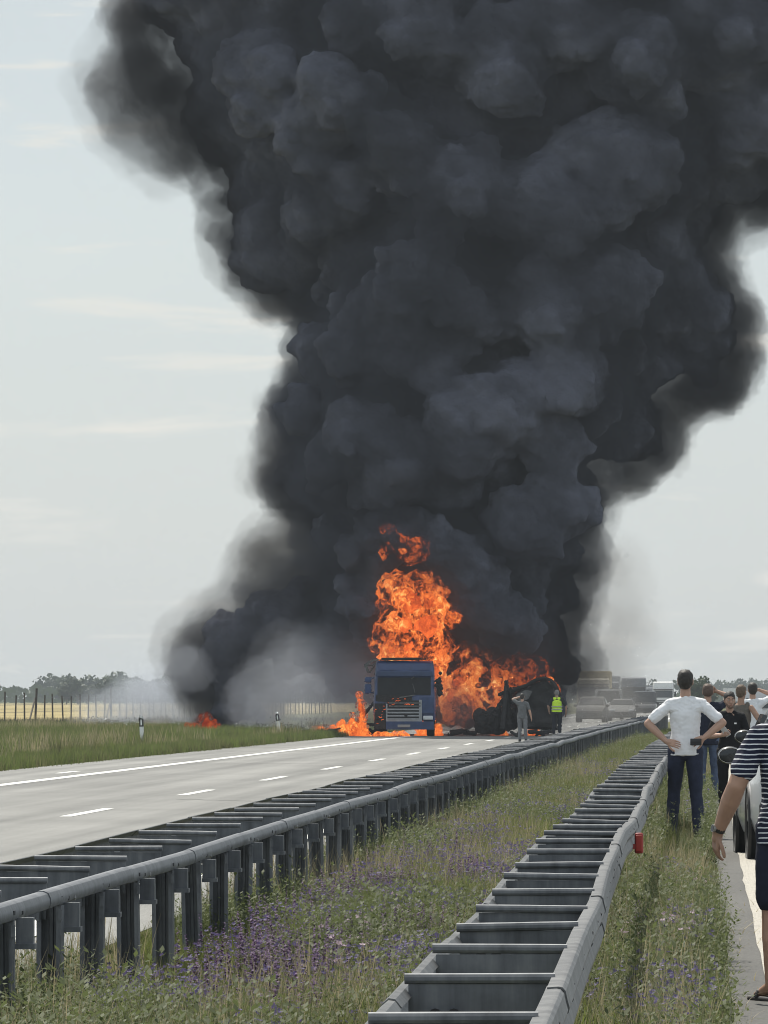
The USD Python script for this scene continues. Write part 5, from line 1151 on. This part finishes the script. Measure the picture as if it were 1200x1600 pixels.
flames(fire2, tongues([(592, 1150, 44, 8, -11.5), (586, 1150, 40, 11, -11.2), (598, 1150, 34, 8, -12.2), (575, 1150, 26, 18, -10.5), (583, 1150, 44, 12, -10.8), (566, 1150, 34, 10, -10), (558, 1150, 18, 18, -10), (540, 1149, 12, 22, -9.5), (520, 1147, 9, 22, -9.5), (585, 1108, 22, 6, -11.6), (548, 1148, 24, 12, -8.5), (584, 1150, 36, 12, -10)], 4), 21, fm_low, .07, (.05, 0, -.05), k=.06, rough=.5, amps=LOW)
flames(fire2, tongues([(612, 1151, 7, 12, -12.4), (625, 1151, 6, 14, -12.4), (640, 1151, 6, 14, -12.4), (654, 1151, 7, 14, -12.4)], 6), 25, fm_low, .05, (.03,), k=.05, rough=.25, amps=((.4, .05), (.2, .03)))
flames(fire2, tongues([(692, 1080, 10, 3, -11.6), (688, 1106, 12, 3, -11.6)], 8), 27, fm_low, .05, (.03,), k=.05, rough=.25, amps=((.4, .08), (.2, .05)))
fire3 = thing('fire', 'low flames burning at the foot of the wreck behind the man in grey', 'fire')
flames(fire3, tongues([(795, 1150, 24, 14, -7.5), (838, 1150, 26, 10, -7.5), (845, 1152, 16, 8, -7.5), (785, 1148, 14, 12, -7.5), (868, 1082, 20, 5, -6.8), (861, 1068, 8, 4, -6.8), (872, 1090, 16, 4, -6.8), (787, 1106, 16, 8, -7), (760, 1115, 20, 14, -7), (778, 1125, 14, 12, -7.2)], 10), 31, fm_low, .06, (.05, 0, -.04), k=.06, rough=.5, amps=LOW)
YS = 262.0; SM = YS / FPX
fire4 = thing('fire', 'dull red flames in the burning grass beneath the drifting smoke', 'fire')
flames(fire4, tongues([(322, 1152, 34, 20, 0), (305, 1152, 16, 20, 0), (334, 1152, 24, 16, 0), (294, 1152, 10, 14, 0), (316, 1150, 26, 12, 1)], 12), 35, fm_dim, .09, (.08, 0, -.08), k=.1, rough=.6, amps=((.7, .2), (.35, .12)))
YS = 268.0; SM = YS / FPX

YS = 259.0; SM = YS / FPX
fv = thing('dark_smoke', 'dark translucent smoke rolling in front of the flames right of the truck', 'smoke', kind='stuff')
soft_cloud(fv, [(735, 1030, 34, 0), (770, 1035, 36, .3), (800, 1050, 36, .6), (840, 1035, 36, .8), (700, 1115, 28, 0), (760, 1005, 36, .3), (690, 1060, 18, .5), (725, 1100, 20, 0), (760, 1120, 30, 0), (820, 1010, 38, .8), (600, 905, 30, -2), (700, 905, 30, -2), (640, 890, 24, -2.2), (590, 985, 26, -1), (735, 985, 24, -1)], 'cloud', (.13, .11, .11), .06, 41, .7, (.35, .15, -.05, -.25), .16)
YS = 268.0; SM = YS / FPX
hz = box(5200, 3400, 76.0, (0, 1640, 37.0))
tag(obj('haze', hz, usdkit.material(stage, '/World/Looks/haze_air', {'v': ('principled_volume', {'color': (.86, .93, 1.0), 'density': .00013, 'anisotropy': .0})}, volume='v.volume')), kind='stuff')
